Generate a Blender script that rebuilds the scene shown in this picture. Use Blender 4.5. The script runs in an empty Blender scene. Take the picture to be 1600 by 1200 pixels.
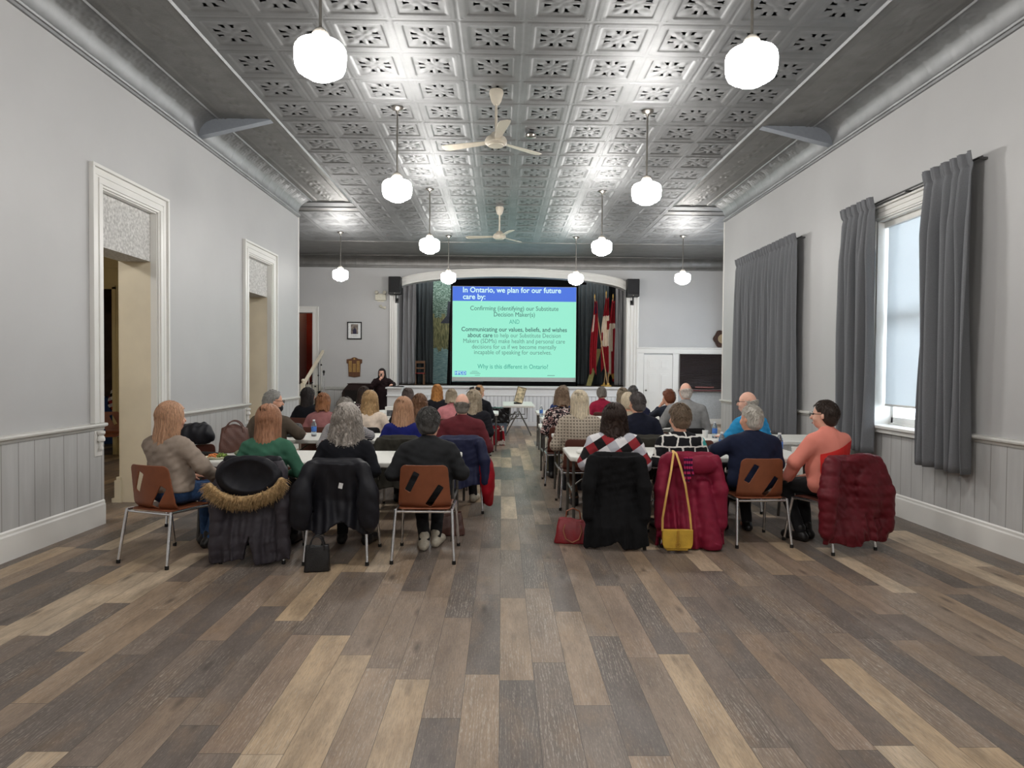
import bpy, math, random
import numpy as np
from mathutils import Vector, Matrix
R = math.radians
PI = math.pi
S = bpy.context.scene
COL = S.collection
rng = np.random.default_rng(11)
random.seed(11)

# ---------------------------------------------------------------- materials
def lin(c, k=1.0):
    o = []
    for v in c[:3]:
        v = v / 255.0
        o.append((v / 12.92 if v <= .04045 else ((v + .055) / 1.055) ** 2.4) * k)
    return (*o, 1.0)

class NT:
    def __init__(s, name):
        s.m = bpy.data.materials.new(name); s.m.use_nodes = True
        s.t = s.m.node_tree; s.p = s.t.nodes['Principled BSDF']; s.out = s.t.nodes['Material Output']
        s.tc = s.t.nodes.new('ShaderNodeTexCoord').outputs['Object']
    def n(s, typ, ins=(), **kw):
        nd = s.t.nodes.new('ShaderNode' + typ)
        for k, v in kw.items(): setattr(nd, k, v)
        for k, v in (ins.items() if isinstance(ins, dict) else enumerate(ins)): s.put(nd.inputs[k], v)
        return nd
    def put(s, sock, v):
        if v is None: return
        if isinstance(v, bpy.types.NodeSocket): s.t.links.new(v, sock)
        else: sock.default_value = v
    def mt(s, op, a, b=None, c=None):
        nd = s.n('Math', operation=op)
        for i, v in enumerate((a, b, c)): s.put(nd.inputs[i], v)
        return nd.outputs[0]
    def mix(s, f, a, b, typ='MIX'):
        nd = s.n('Mix', data_type='RGBA', blend_type=typ)
        s.put(nd.inputs[0], f); s.put(nd.inputs[6], a); s.put(nd.inputs[7], b)
        return nd.outputs[2]
    def noise(s, scale, vec=None, detail=4, rough=.55):
        nd = s.n('TexNoise', {'Scale': scale, 'Detail': detail, 'Roughness': rough})
        s.put(nd.inputs['Vector'], vec or s.tc)
        return nd.outputs[0]
    def map(s, scale=(1, 1, 1), vec=None, rot=(0, 0, 0), loc=(0, 0, 0)):
        nd = s.n('Mapping'); s.put(nd.inputs['Vector'], vec or s.tc)
        nd.inputs['Scale'].default_value = scale; nd.inputs['Rotation'].default_value = rot; nd.inputs['Location'].default_value = loc
        return nd.outputs[0]
    def sep(s, vec=None):
        nd = s.n('SeparateXYZ'); s.put(nd.inputs[0], vec or s.tc); return nd.outputs
    def ramp(s, f, stops, interp='LINEAR'):
        nd = s.n('ValToRGB'); s.put(nd.inputs[0], f); cr = nd.color_ramp; cr.interpolation = interp
        while len(cr.elements) < len(stops): cr.elements.new(.5)
        for e, (p, c) in zip(cr.elements, stops): e.position = p; e.color = c
        return nd.outputs[0]
    def bump(s, h, strength=.3, dist=.01):
        nd = s.n('Bump', {'Strength': strength, 'Distance': dist, 'Height': h}); s.put(s.p.inputs['Normal'], nd.outputs[0])
    def base(s, c, rough=.6, metal=0, spec=.5):
        s.put(s.p.inputs['Base Color'], c); s.put(s.p.inputs['Roughness'], rough); s.put(s.p.inputs['Metallic'], metal)
        s.put(s.p.inputs['Specular IOR Level'], spec)

MC = {}
def M(name, c, rough=.6, metal=0, var=.1, vs=25., bump=0., bs=150., spec=.4, st=(1, 1, 1), emit=0, bd=.01):
    if name in MC: return MC[name]
    g = NT(name); v = g.map(st)
    f = g.noise(vs, v)
    lo, hi = lin(c, 1 - var), lin(c, 1 + var)
    col = g.ramp(f, [(.3, lo), (.7, hi)])
    g.base(col, rough, metal, spec)
    if bump: g.bump(g.noise(bs, v), bump, bd)
    if emit:
        g.put(g.p.inputs['Emission Color'], lin(c)); g.p.inputs['Emission Strength'].default_value = emit
    MC[name] = g.m
    return g.m

# ---------------------------------------------------------------- meshes
def put(name, me, parent=None):
    o = bpy.data.objects.new(name, me); COL.objects.link(o)
    if parent: o.parent = parent
    return o
def tag(o, label=None, cat=None, group=None, kind=None):
    for k, v in (('label', label), ('category', cat), ('group', group), ('kind', kind)):
        if v: o[k] = v
    return o
def empty(name, loc=(0, 0, 0), rz=0, label=None, cat=None, group=None):
    o = bpy.data.objects.new(name, None); COL.objects.link(o)
    o.location = loc; o.rotation_euler = (0, 0, rz); o.empty_display_size = .1
    return tag(o, label, cat, group)
def np_mesh(name, v, f, mats, parent=None, smooth=True, mi=None):
    v = np.asarray(v, np.float32); f = np.asarray(f, np.int32)
    me = bpy.data.meshes.new(name)
    n = f.shape[1]
    me.vertices.add(len(v)); me.vertices.foreach_set('co', v.ravel())
    me.loops.add(f.size); me.loops.foreach_set('vertex_index', f.ravel())
    me.polygons.add(len(f)); me.polygons.foreach_set('loop_start', np.arange(0, f.size, n, dtype=np.int32))
    me.polygons.foreach_set('loop_total', np.full(len(f), n, np.int32))
    if mi is not None: me.polygons.foreach_set('material_index', np.asarray(mi, np.int32))
    me.update(calc_edges=True); me.validate()
    me.polygons.foreach_set('use_smooth', np.full(len(me.polygons), smooth))
    for m in (mats if isinstance(mats, (list, tuple)) else [mats]): me.materials.append(m)
    return put(name, me, parent)

class MB:
    def __init__(s): s.v = []; s.f = []; s.m = []; s.k = 0
    def add(s, vs, fs, mi=None):
        b = len(s.v); s.v += [tuple(p) for p in vs]
        for f in fs: s.f.append(tuple(b + i for i in f)); s.m.append(s.k if mi is None else mi)
        return s
    def box(s, x0, y0, z0, x1, y1, z1, T=None):
        vs = [Vector((x, y, z)) for x in (x0, x1) for y in (y0, y1) for z in (z0, z1)]
        if T is not None: vs = [T @ v for v in vs]
        return s.add(vs, [(0, 1, 3, 2), (4, 6, 7, 5), (0, 4, 5, 1), (2, 3, 7, 6), (0, 2, 6, 4), (1, 5, 7, 3)])
    def prism(s, pts, a, b, ax='y', T=None):
        # polygon in the two other axes, swept from a to b along ax
        n = len(pts); vs = []
        for t in (a, b):
            for p, q in pts:
                vs.append(Vector({'y': (p, t, q), 'x': (t, p, q), 'z': (p, q, t)}[ax]))
        if T is not None: vs = [T @ v for v in vs]
        fs = [tuple(range(n)), tuple(range(2 * n - 1, n - 1, -1))] + [(i, n + i, n + (i + 1) % n, (i + 1) % n) for i in range(n)]
        return s.add(vs, fs)
    def tube(s, pts, r, n=10, cap=True):
        pts = [Vector(p) for p in pts]; m = len(pts)
        rr = r if isinstance(r, (list, tuple)) else [r] * m
        vs = []; prev = None
        for i, p in enumerate(pts):
            t = (pts[min(i + 1, m - 1)] - pts[max(i - 1, 0)]).normalized()
            a = prev if prev is not None else Vector((0, 0, 1)) if abs(t.z) < .9 else Vector((1, 0, 0))
            u = (a - t * a.dot(t)).normalized(); w = t.cross(u); prev = u
            for k in range(n):
                q = 2 * PI * k / n; vs.append(p + (u * math.cos(q) + w * math.sin(q)) * rr[i])
        fs = [(i * n + k, i * n + (k + 1) % n, (i + 1) * n + (k + 1) % n, (i + 1) * n + k) for i in range(m - 1) for k in range(n)]
        if cap: fs += [tuple(range(n - 1, -1, -1)), tuple((m - 1) * n + k for k in range(n))]
        return s.add(vs, fs)
    def lathe(s, prof, n=28, c=(0, 0, 0)):
        vs = []; m = len(prof)
        for r, z in prof:
            for k in range(n):
                q = 2 * PI * k / n; vs.append((c[0] + r * math.cos(q), c[1] + r * math.sin(q), c[2] + z))
        fs = [(i * n + k, (i + 1) * n + k, (i + 1) * n + (k + 1) % n, i * n + (k + 1) % n) for i in range(m - 1) for k in range(n)]
        fs += [tuple(range(n)), tuple((m - 1) * n + k for k in range(n - 1, -1, -1))]
        return s.add(vs, fs)
    def build(s, name, mats, parent=None, smooth=False, bevel=0, seg=2, ang=35):
        me = bpy.data.meshes.new(name); me.from_pydata(s.v, [], s.f)
        ml = mats if isinstance(mats, (list, tuple)) else [mats]
        for m in ml: me.materials.append(m)
        if len(ml) > 1:
            for p, k in zip(me.polygons, s.m): p.material_index = k
        import bmesh
        bm = bmesh.new(); bm.from_mesh(me); bmesh.ops.recalc_face_normals(bm, faces=bm.faces)
        if smooth:
            for f in bm.faces: f.smooth = True
            for e in bm.edges:
                if len(e.link_faces) == 2 and e.calc_face_angle(0) > R(ang): e.smooth = False
        bm.to_mesh(me); bm.free()
        o = put(name, me, parent)
        if bevel:
            b = o.modifiers.new('bevel', 'BEVEL'); b.width = bevel; b.segments = seg; b.limit_method = 'ANGLE'; b.angle_limit = R(40)
        return o
def struct(o): o['kind'] = 'structure'; return o
def copy_tree(o, parent=None):
    c = o.copy(); COL.objects.link(c); c.parent = parent
    for ch in o.children: copy_tree(ch, c)
    return c

# ---------------------------------------------------------------- implicit solids
def V(*a): return np.array(a, np.float32)
def rotm(rx=0, ry=0, rz=0):
    return np.array((Matrix.Rotation(rz, 3, 'Z') @ Matrix.Rotation(rx, 3, 'X') @ Matrix.Rotation(ry, 3, 'Y')), np.float32)
class SDF:
    def __init__(s, lo, hi, h):
        s.lo = np.array(lo, np.float32); s.h = h
        s.ax = [np.arange(lo[i], hi[i] + h, h, dtype=np.float32) for i in range(3)]
        s.D = np.ones([len(a) for a in s.ax], np.float32)
    def full(s): return s.ax[0][:, None, None], s.ax[1][None, :, None], s.ax[2][None, None, :]
    def add(s, fn, lo, hi, k=.02, op='u'):
        mg = max(k, 2.5 * s.h)
        sl = []
        for i in range(3):
            a = max(int((lo[i] - mg - s.lo[i]) / s.h), 0); b = min(int((hi[i] + mg - s.lo[i]) / s.h) + 2, len(s.ax[i]))
            if b <= a: return s
            sl.append(slice(a, b))
        sl = tuple(sl)
        d = fn(s.ax[0][sl[0]][:, None, None], s.ax[1][sl[1]][None, :, None], s.ax[2][sl[2]][None, None, :])
        A = s.D[sl]
        if op == 'u':
            t = np.clip(.5 + .5 * (d - A) / k, 0, 1); s.D[sl] = d + (A - d) * t - k * t * (1 - t)
        elif op == 's':
            s.D[sl] = np.maximum(A, -d)
        else:
            s.D[sl] = np.maximum(A, d)
        return s
    def cap(s, a, b, r1, r2=None, k=.03, op='u'):
        r2 = r1 if r2 is None else r2
        a = np.array(a, np.float32); b = np.array(b, np.float32); e = b - a; L = max(float(e @ e), 1e-9); rm = max(r1, r2)
        def fn(x, y, z):
            t = np.clip(((x - a[0]) * e[0] + (y - a[1]) * e[1] + (z - a[2]) * e[2]) / L, 0, 1)
            return np.sqrt((x - a[0] - t * e[0]) ** 2 + (y - a[1] - t * e[1]) ** 2 + (z - a[2] - t * e[2]) ** 2) - (r1 + (r2 - r1) * t)
        return s.add(fn, np.minimum(a, b) - rm, np.maximum(a, b) + rm, k, op)
    def ell(s, c, r, k=.03, Rm=None, op='u'):
        c = np.array(c, np.float32); r = np.array(r, np.float32)
        def fn(x, y, z):
            X, Y, Z = x - c[0], y - c[1], z - c[2]
            if Rm is not None:
                X, Y, Z = (Rm[0][0] * X + Rm[1][0] * Y + Rm[2][0] * Z, Rm[0][1] * X + Rm[1][1] * Y + Rm[2][1] * Z, Rm[0][2] * X + Rm[1][2] * Y + Rm[2][2] * Z)
            k0 = np.sqrt((X / r[0]) ** 2 + (Y / r[1]) ** 2 + (Z / r[2]) ** 2)
            k1 = np.sqrt((X / r[0] ** 2) ** 2 + (Y / r[1] ** 2) ** 2 + (Z / r[2] ** 2) ** 2)
            return k0 * (k0 - 1) / np.maximum(k1, 1e-6)
        rm = float(r.max()) if Rm is not None else r
        return s.add(fn, c - rm, c + rm, k, op)
    def box(s, c, hf, rad=.01, k=.01, Rm=None, op='u'):
        c = np.array(c, np.float32); hf = np.array(hf, np.float32)
        def fn(x, y, z):
            X, Y, Z = x - c[0], y - c[1], z - c[2]
            if Rm is not None:
                X, Y, Z = (Rm[0][0] * X + Rm[1][0] * Y + Rm[2][0] * Z, Rm[0][1] * X + Rm[1][1] * Y + Rm[2][1] * Z, Rm[0][2] * X + Rm[1][2] * Y + Rm[2][2] * Z)
            qx, qy, qz = np.abs(X) - hf[0] + rad, np.abs(Y) - hf[1] + rad, np.abs(Z) - hf[2] + rad
            return np.sqrt(np.maximum(qx, 0) ** 2 + np.maximum(qy, 0) ** 2 + np.maximum(qz, 0) ** 2) + np.minimum(np.maximum(qx, np.maximum(qy, qz)), 0) - rad
        rm = float(np.sqrt((hf ** 2).sum())) if Rm is not None else hf
        return s.add(fn, c - rm, c + rm, k, op)
    def cut(s, fn): s.D = np.maximum(s.D, fn(*s.full()).astype(np.float32)); return s
    def disp(s, fn): s.D = s.D + fn(*s.full()).astype(np.float32); return s
    def mesh(s):
        D = s.D; D[0] = D[-1] = 1; D[:, 0] = D[:, -1] = 1; D[:, :, 0] = D[:, :, -1] = 1
        I = D < 0
        n = np.zeros([d - 1 for d in D.shape], np.int8)
        for a in (0, 1):
            for b in (0, 1):
                for c in (0, 1):
                    n += I[a:a + n.shape[0], b:b + n.shape[1], c:c + n.shape[2]]
        act = (n > 0) & (n < 8)
        ci = np.argwhere(act)
        idx = np.full(n.shape, -1, np.int32); idx[act] = np.arange(len(ci), dtype=np.int32)
        acc = np.zeros((len(ci), 3), np.float32); cnt = np.zeros(len(ci), np.float32)
        for ax in range(3):
            o = [i for i in range(3) if i != ax]
            for p in (0, 1):
                for q in (0, 1):
                    A = ci.copy(); A[:, o[0]] += p; A[:, o[1]] += q
                    B = A.copy(); B[:, ax] += 1
                    da = D[A[:, 0], A[:, 1], A[:, 2]]; db = D[B[:, 0], B[:, 1], B[:, 2]]
                    m = (da < 0) != (db < 0)
                    t = da[m] / (da[m] - db[m])
                    acc[m, ax] += t; acc[m, o[0]] += p; acc[m, o[1]] += q; cnt[m] += 1
        v = s.lo + s.h * (ci + acc / cnt[:, None])
        fs = []
        for ax in range(3):
            o = [(ax + 1) % 3, (ax + 2) % 3]
            A = np.moveaxis(I, (ax, o[0], o[1]), (0, 1, 2)); J = np.moveaxis(idx, (ax, o[0], o[1]), (0, 1, 2))
            e = A[:-1, 1:-1, 1:-1] != A[1:, 1:-1, 1:-1]
            w = np.argwhere(e)
            if not len(w): continue
            i, j, k = w[:, 0], w[:, 1] + 1, w[:, 2] + 1
            q = np.stack([J[i, j - 1, k - 1], J[i, j, k - 1], J[i, j, k], J[i, j - 1, k]], 1)
            fl = ~A[i, j, k]
            q[fl] = q[fl][:, ::-1]
            fs.append(q)
        return v, np.concatenate(fs)
def smooth_v(v, f, it=2, lam=.5):
    for _ in range(it):
        acc = np.zeros_like(v); c = np.zeros(len(v), np.float32)
        for a in range(4):
            for b in ((a + 1) % 4, (a + 3) % 4):
                np.add.at(acc, f[:, a], v[f[:, b]]); np.add.at(c, f[:, a], 1)
        v = v + lam * (acc / np.maximum(c, 1)[:, None] - v)
    return v
def wob(seed, freq, n=5):
    r = np.random.default_rng(seed); K = r.normal(size=(n, 3)) * freq; ph = r.uniform(0, 6.28, n)
    return lambda x, y, z: sum(np.sin(K[i, 0] * x + K[i, 1] * y + K[i, 2] * z + ph[i]) for i in range(n)) / n
def strands(paths, rad, sides=3):
    # paths (N, n, 3), rad (n,) or (N, n): thin tapering locks as one mesh
    N, n, _ = paths.shape; rad = np.broadcast_to(rad, (N, n))
    t = np.gradient(paths, axis=1); t /= np.maximum(np.linalg.norm(t, axis=2, keepdims=True), 1e-6)
    ref = np.where(np.abs(t[..., 2:3]) > .8, np.array([[[1., .3, 0]]]), np.array([[[0, .2, 1.]]]))
    u = np.cross(t, ref); u /= np.maximum(np.linalg.norm(u, axis=2, keepdims=True), 1e-6); w = np.cross(t, u)
    vs = np.stack([paths + rad[..., None] * (u * math.cos(2 * PI * k / sides) + w * math.sin(2 * PI * k / sides)) for k in range(sides)], 2).reshape(-1, 3)
    a = np.arange(N)[:, None, None] * n * sides + np.arange(n - 1)[None, :, None] * sides
    k = np.arange(sides)[None, None, :]; k2 = (k + 1) % sides
    return vs, np.stack([a + k, a + k2, a + sides + k2, a + sides + k], 3).reshape(-1, 4)
def join(*vf):
    vs, fs, b = [], [], 0
    for v, f in vf: vs.append(np.asarray(v, np.float32)); fs.append(f + b); b += len(v)
    return np.concatenate(vs), np.concatenate(fs)
LAMP, SCREEN, SKY, EXPO, STAGE = 84.0, 1.0, 11.0, 0.0, 14.0
# ---------------------------------------------------------------- setting materials
XL, XR, YC, YB, ZC, ZT = -4.04, 4.42, 13.15, 19.6, 4.63, 4.89     # side walls, end of the nave, stage wall, cove foot, ceiling
WALL = M('grey wall paint', (186, 186, 186), .5, var=.03, vs=1.2, bump=.04, bs=60)
WHITE = M('white trim paint', (226, 225, 221), .35, var=.02, vs=3)
CREAM = M('cream jamb paint', (222, 212, 190), .5, var=.05, vs=2.5)
BOARDM = M('speckled header board', (196, 195, 192), .8, var=.3, vs=34, bump=.3, bs=90)
SILVER = M('silver pressed tin', (140, 141, 142), .55, .9, var=.10, vs=3, bump=.10, bs=45)
SILVERD = M('silver tin band', (130, 129, 127), .5, .85, var=.12, vs=4, bump=.2, bs=35)
YELLOW = M('yellow plaster', (208, 190, 142), .7, var=.06, vs=3)
RED = M('oxblood room paint', (150, 52, 34), .55, var=.3, vs=1.6)
DARK = M('dark stage drape', (12, 12, 13), .9, var=.3)
CHROME = M('chrome', (228, 229, 232), .24, 1, var=.03)
BLACK = M('black plastic', (22, 22, 23), .45, var=.15)
STEEL = M('grey painted steel', (92, 92, 92), .4, .6, var=.1)
BRUSHED = M('brushed nickel', (150, 146, 140), .35, 1, var=.05)

def beadboard():
    g = NT('beadboard paint'); s = g.sep()
    t = g.mt('FRACT', g.mt('MULTIPLY', g.mt('ADD', s[0], s[1]), 1 / .19))
    d = g.mt('ABSOLUTE', g.mt('SUBTRACT', t, .5))
    groove = g.mt('GREATER_THAN', d, .478)
    n = g.noise(2.0, g.map((6, 6, .7)))
    col = g.ramp(n, [(.3, lin((178, 178, 177))), (.7, lin((190, 190, 189)))])
    g.base(g.mix(groove, col, lin((140, 138, 134))), .5)
    g.bump(g.mt('MULTIPLY', groove, -1), .6, .006)
    return g.m
BEAD = beadboard()

def floor_mat():
    g = NT('vinyl plank floor'); s = g.sep()
    W, L = .178, 1.22
    xr = g.mt('DIVIDE', s[0], W); row = g.mt('FLOOR', xr); fx = g.mt('FRACT', xr)
    wn = g.n('TexWhiteNoise', noise_dimensions='1D'); g.put(wn.inputs['W'], row)
    yr = g.mt('ADD', g.mt('DIVIDE', s[1], L), g.mt('MULTIPLY', wn.outputs[0], 7.3)); yi = g.mt('FLOOR', yr); fy = g.mt('FRACT', yr)
    cb = g.n('CombineXYZ'); g.put(cb.inputs[0], row); g.put(cb.inputs[1], yi)
    w2 = g.n('TexWhiteNoise', noise_dimensions='2D'); g.put(w2.inputs['Vector'], cb.outputs[0])
    pick = w2.outputs[0]
    base = g.ramp(pick, [(0, lin((112, 102, 95))), (.2, lin((152, 133, 116))), (.40, lin((130, 116, 105))), (.58, lin((168, 145, 122))), (.72, lin((156, 134, 116))), (.81, lin((200, 174, 142))), (.92, lin((212, 190, 162)))], 'CONSTANT')
    sh = g.n('VectorMath', operation='SCALE'); g.put(sh.inputs[0], cb.outputs[0]); sh.inputs['Scale'].default_value = 3.71
    ad = g.n('VectorMath', operation='ADD'); g.put(ad.inputs[0], g.tc); g.put(ad.inputs[1], sh.outputs[0])
    v = ad.outputs[0]
    n1 = g.noise(2.0, g.map((4.5, .9, 1), v), 6, .65)
    n2 = g.noise(6, g.map((32, 2.0, 1), v), 6, .72)
    n3 = g.noise(1.5, g.map((3.5, 1.4, 1), v), 5, .6)
    n4 = g.noise(9, g.map((26, 3.2, 1), v), 4, .7)
    c = g.mix(g.ramp(n1, [(.36, (0, 0, 0, 1)), (.66, (1, 1, 1, 1))]), base, g.mix(.5, base, lin((70, 58, 50))))
    c = g.mix(g.mt('MULTIPLY', g.ramp(n3, [(.5, (0, 0, 0, 1)), (.68, (1, 1, 1, 1))]), .55), c, g.mix(.6, c, lin((150, 122, 92))))
    c = g.mix(g.ramp(n2, [(.30, (.75, .75, .75, 1)), (.52, (0, 0, 0, 1))]), c, g.mix(.62, c, lin((34, 28, 25))))
    rg = g.n('TexWave', {'Scale': 1.1, 'Distortion': 14.0, 'Detail': 4.0, 'Detail Scale': 1.4, 'Detail Roughness': .6}, wave_type='BANDS', bands_direction='X')
    g.put(rg.inputs['Vector'], g.map((16, 1.6, 1), v))
    lime = g.mt('MULTIPLY', g.ramp(rg.outputs[1], [(.72, (0, 0, 0, 1)), (.95, (1, 1, 1, 1))]), g.mt('MULTIPLY', g.ramp(n4, [(.42, (0, 0, 0, 1)), (.58, (1, 1, 1, 1))]), g.ramp(g.noise(.9, v, 3), [(.44, (.08, .08, .08, 1)), (.6, (1, 1, 1, 1))])))
    c = g.mix(g.mt('MULTIPLY', lime, .5), c, lin((202, 192, 178)))
    c = g.mix(g.mt('MULTIPLY', g.ramp(n4, [(.56, (0, 0, 0, 1)), (.70, (1, 1, 1, 1))]), .40), c, lin((196, 182, 164)))
    vk = g.n('TexVoronoi', {'Scale': 1.0}); g.put(vk.inputs['Vector'], g.map((5.5, 1.5, 1), v))
    c = g.mix(g.mt('MULTIPLY', g.ramp(vk.outputs[0], [(.03, (1, 1, 1, 1)), (.16, (0, 0, 0, 1))]), .65), c, lin((52, 42, 36)))
    ed = g.mt('MAXIMUM', g.mt('GREATER_THAN', g.mt('ABSOLUTE', g.mt('SUBTRACT', fx, .5)), .4925), g.mt('GREATER_THAN', g.mt('ABSOLUTE', g.mt('SUBTRACT', fy, .5)), .4987))
    c = g.mix(g.mt('MULTIPLY', ed, .75), c, lin((44, 38, 34)))
    g.base(c, g.mt('ADD', .36, g.mt('MULTIPLY', n2, .22)), 0, .45)
    g.bump(g.mt('SUBTRACT', g.mt('MULTIPLY', n2, .5), ed), .16, .004)
    return g.m
FLOORM = floor_mat()

# ---------------------------------------------------------------- floor, walls
m = MB(); m.box(-9.2, -5.3, -.1, 7.4, 25, 0); struct(m.build('floor', FLOORM))

OPEN_L = [(6.73, 7.80), (10.55, 11.63)]
m = MB()
ys = [-5.0] + [y for p in OPEN_L for y in p] + [YC]
for i in range(0, len(ys), 2): m.box(XL - .42, ys[i], 0, XL, ys[i + 1], ZT)
for a, b in OPEN_L: m.box(XL - .42, a, 3.39, XL, b, ZT)
struct(m.build('wall_left', WALL))

WIN = [(-4.1, -3.0), (-.5, .6), (3.1, 4.2), (6.66, 7.76), (10.28, 11.38)]
m = MB(); ys = [-5.0] + [y for p in WIN for y in p] + [YC]
for i in range(0, len(ys), 2): m.box(XR, ys[i], 0, XR + .4, ys[i + 1], ZT)
for a, b in WIN: m.box(XR, a, 0, XR + .4, b, .98); m.box(XR, a, 3.38, XR + .4, b, ZT)
struct(m.build('wall_right', WALL))
m = MB(); m.box(-9.2, -5.3, 0, 5, -5.0, ZT + .1); struct(m.build('wall_rear', WALL))
# transept side walls and the returns that close the nave's corners
m = MB(); m.box(-6.9, YC, 0, -6.6, YB + 5, ZT); m.box(-6.6, YC - .2, 0, XL - .42, YC, ZT); struct(m.build('wall_transept_left', WALL))
m = MB()
for z0, z1, y0, y1 in ((0, 1.0, YC, YB), (3.4, ZT, YC, YB), (1.0, 3.4, YC, 14.6), (1.0, 3.4, 15.8, 16.9), (1.0, 3.4, 18.1, YB)): m.box(7.0, y0, z0, 7.3, y1, z1)
m.box(XR + .4, YC - .2, 0, 7.3, YC, ZT); m.box(7.0, YB, 0, 7.3, YB + 5, ZT); struct(m.build('wall_transept_right', WALL))

# stage wall with the arch
AX, AR = .29, 3.39
def arch(x, d=0): return 3.885 + d + (4.335 - 3.885) * math.sqrt(max(0, 1 - ((x - AX) / (AR + .02)) ** 2 * .98))
m = MB()
m.box(-6.6, YB, 3.22, -5.6, YB + .3, ZT); m.box(-5.6, YB, 0, AX - AR, YB + .3, ZT); m.box(AX + AR, YB, 0, 7.0, YB + .3, ZT)
m.box(-6.6, YB, 0, -5.6, YB + .3, 1.1)
xs = [AX - AR + 2 * AR * i / 32 for i in range(33)]
m.prism([(x, arch(x)) for x in xs] + [(AX + AR, ZT), (AX - AR, ZT)], YB, YB + .3)
struct(m.build('wall_stage', WALL))

# left wall trim
def baseboard(name, x, y0, y1, s):
    m = MB(); t = .028 * s
    m.prism([(x, 0), (x + t, 0), (x + t, .20), (x + t * .75, .215), (x + t * .75, .235), (x + t * .35, .252), (x, .252)], y0, y1)
    return struct(m.build(name, WHITE))
def rail(name, x, y0, y1, s):
    m = MB()
    m.prism([(x, .955), (x + .02 * s, .96), (x + .024 * s, .985), (x + .055 * s, .995), (x + .06 * s, 1.01), (x + .055 * s, 1.025), (x, 1.03)], y0, y1)
    return struct(m.build(name, M('rail paint', (206, 205, 200), .4, var=.02)))
def beads(name, x, y0, y1, s):
    m = MB(); m.box(min(x, x + .012 * s), y0, .2, max(x, x + .012 * s), y1, .96); return struct(m.build(name, BEAD))
segs = [(-5, 6.73), (7.80, 10.55), (11.63, YC)]
for i, (a, b) in enumerate(segs):
    baseboard('baseboard_left' if not i else 'baseboard_left_%d' % i, XL, a, b, 1)
    rail('trim_%d' % (i + 1), XL, a, b - .005 if i < 2 else b, 1); beads('trim_%d' % (i + 4), XL, a, b, 1)
baseboard('baseboard_right', XR, -5, YC, -1); beads('trim_7', XR, -5, YC, -1)
ry = [-5] + [y for a, b in WIN for y in (a - .14, b + .14)] + [YC]
k = 8
for i in range(0, len(ry), 2): rail('trim_%d' % k, XR, ry[i], ry[i + 1], -1); k += 1

def casing(name, x, a, b, z0, z1, s, w=.2, mat=None):
    # stepped architrave around an opening in a side wall
    m = MB()
    for lo, hi, d in ((0, w, .02), (w * .12, w * .42, .035), (w * .5, w * .78, .03), (w * .86, w * 1.02, .05)):
        x0, x1 = sorted((x, x + d * s))
        m.box(x0, a - hi, z0, x1, a - lo, z1 + lo); m.box(x0, b + lo, z0, x1, b + hi, z1 + lo)
        m.box(x0, a - hi, z1 + lo, x1, b + hi, z1 + hi)
    return struct(m.build(name, mat or WHITE, bevel=.004))
for i, (a, b) in enumerate(OPEN_L):
    casing('trim_%d' % (20 + i), XL, a, b, 1.03, 3.39, 1)
    m = MB(); m.box(XL - .42, a, 2.82, XL - .07, b, 3.39); struct(m.build('trim_%d' % (22 + i), BOARDM))
    m = MB()
    m.box(XL - .425, b - .012, 0, XL - .07, b + .0, 2.82); m.box(XL - .425, a, 0, XL - .07, a + .012, 2.82)
    m.box(XL - .47, b - .03, 0, XL - .42, b + .3, .30); m.box(XL - .49, b - .035, 0, XL - .414, b + .3, .26); m.box(XL - .52, b - .04, 0, XL - .408, b + .3, .05)
    m.box(XL - .45, b + .0, .3, XL - .42, b + .15, 2.9)
    struct(m.build('trim_%d' % (24 + i), CREAM))
    m = MB(); m.box(XL - .07, b - .014, .0, XL, b, 3.39); m.box(XL - .07, a, .0, XL, a + .014, 3.39); m.box(XL - .07, a, 3.376, XL, b, 3.39); struct(m.build('trim_%d' % (26 + i), WHITE))
# turned drops under the rail ends
def drop(y, label):
    m = MB(); p = (XL + .045, y, 0)
    m.box(XL, y - .06, .70, XL + .020, y + .06, .954)
    m.lathe([(.02, .955), (.035, .95), (.038, .93), (.03, .915), (.02, .905), (.03, .895), (.036, .87), (.034, .85), (.016, .842), (.013, .80), (.02, .785), (.018, .765), (.004, .755)], 16, p)
    return tag(m.build('rail_drop', WHITE, smooth=True), label, 'moulding', 'turned drops under the chair rail')
drop(6.63, 'white turned wooden drop under the rail at near side of first doorway')
drop(10.45, 'white turned wooden drop under the rail at near side of second doorway')
# nave end corner bead
m = MB(); m.tube([(XL - .005, YC, 1.03), (XL - .005, YC, 4.6)], .022, 10); m.tube([(XR + .005, YC, 1.03), (XR + .005, YC, 4.6)], .022, 10); struct(m.build('trim_30', WHITE, smooth=True))

# annexe behind the left doorways
m = MB()
m.box(-9.2, -5, 0, -9.0, 15, 3.6); m.box(-9.2, 3.2, 0, XL - .42, 3.4, 3.6)
m.box(-6.98, 12.0, 0, XL - .42, 12.1, 3.6); m.box(-9.0, 12.0, 3.0, -6.98, 12.1, 3.6); m.box(-7.01, 11.97, 0, -6.95, 12.0, 3.02); m.box(-9, 11.97, 2.98, -6.95, 12.0, 3.05); m.box(-9, 11.97, 3.36, XL - .42, 12.0, 3.42)
struct(m.build('wall_annexe', YELLOW))
m = MB(); m.box(-9.2, 3.2, 3.6, XL - .42, YC - .2, 3.7); m.box(-9.2, YC - .2, 3.6, -6.9, 15, 3.7); struct(m.build('ceiling_annexe', CREAM))
m = MB(); m.box(-9.2, 14.4, 0, -6.7, 14.6, 3.6); struct(m.build('wall_annexe_end', M('dark brown panelling', (78, 62, 54), .6, var=.3, vs=6)))

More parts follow.
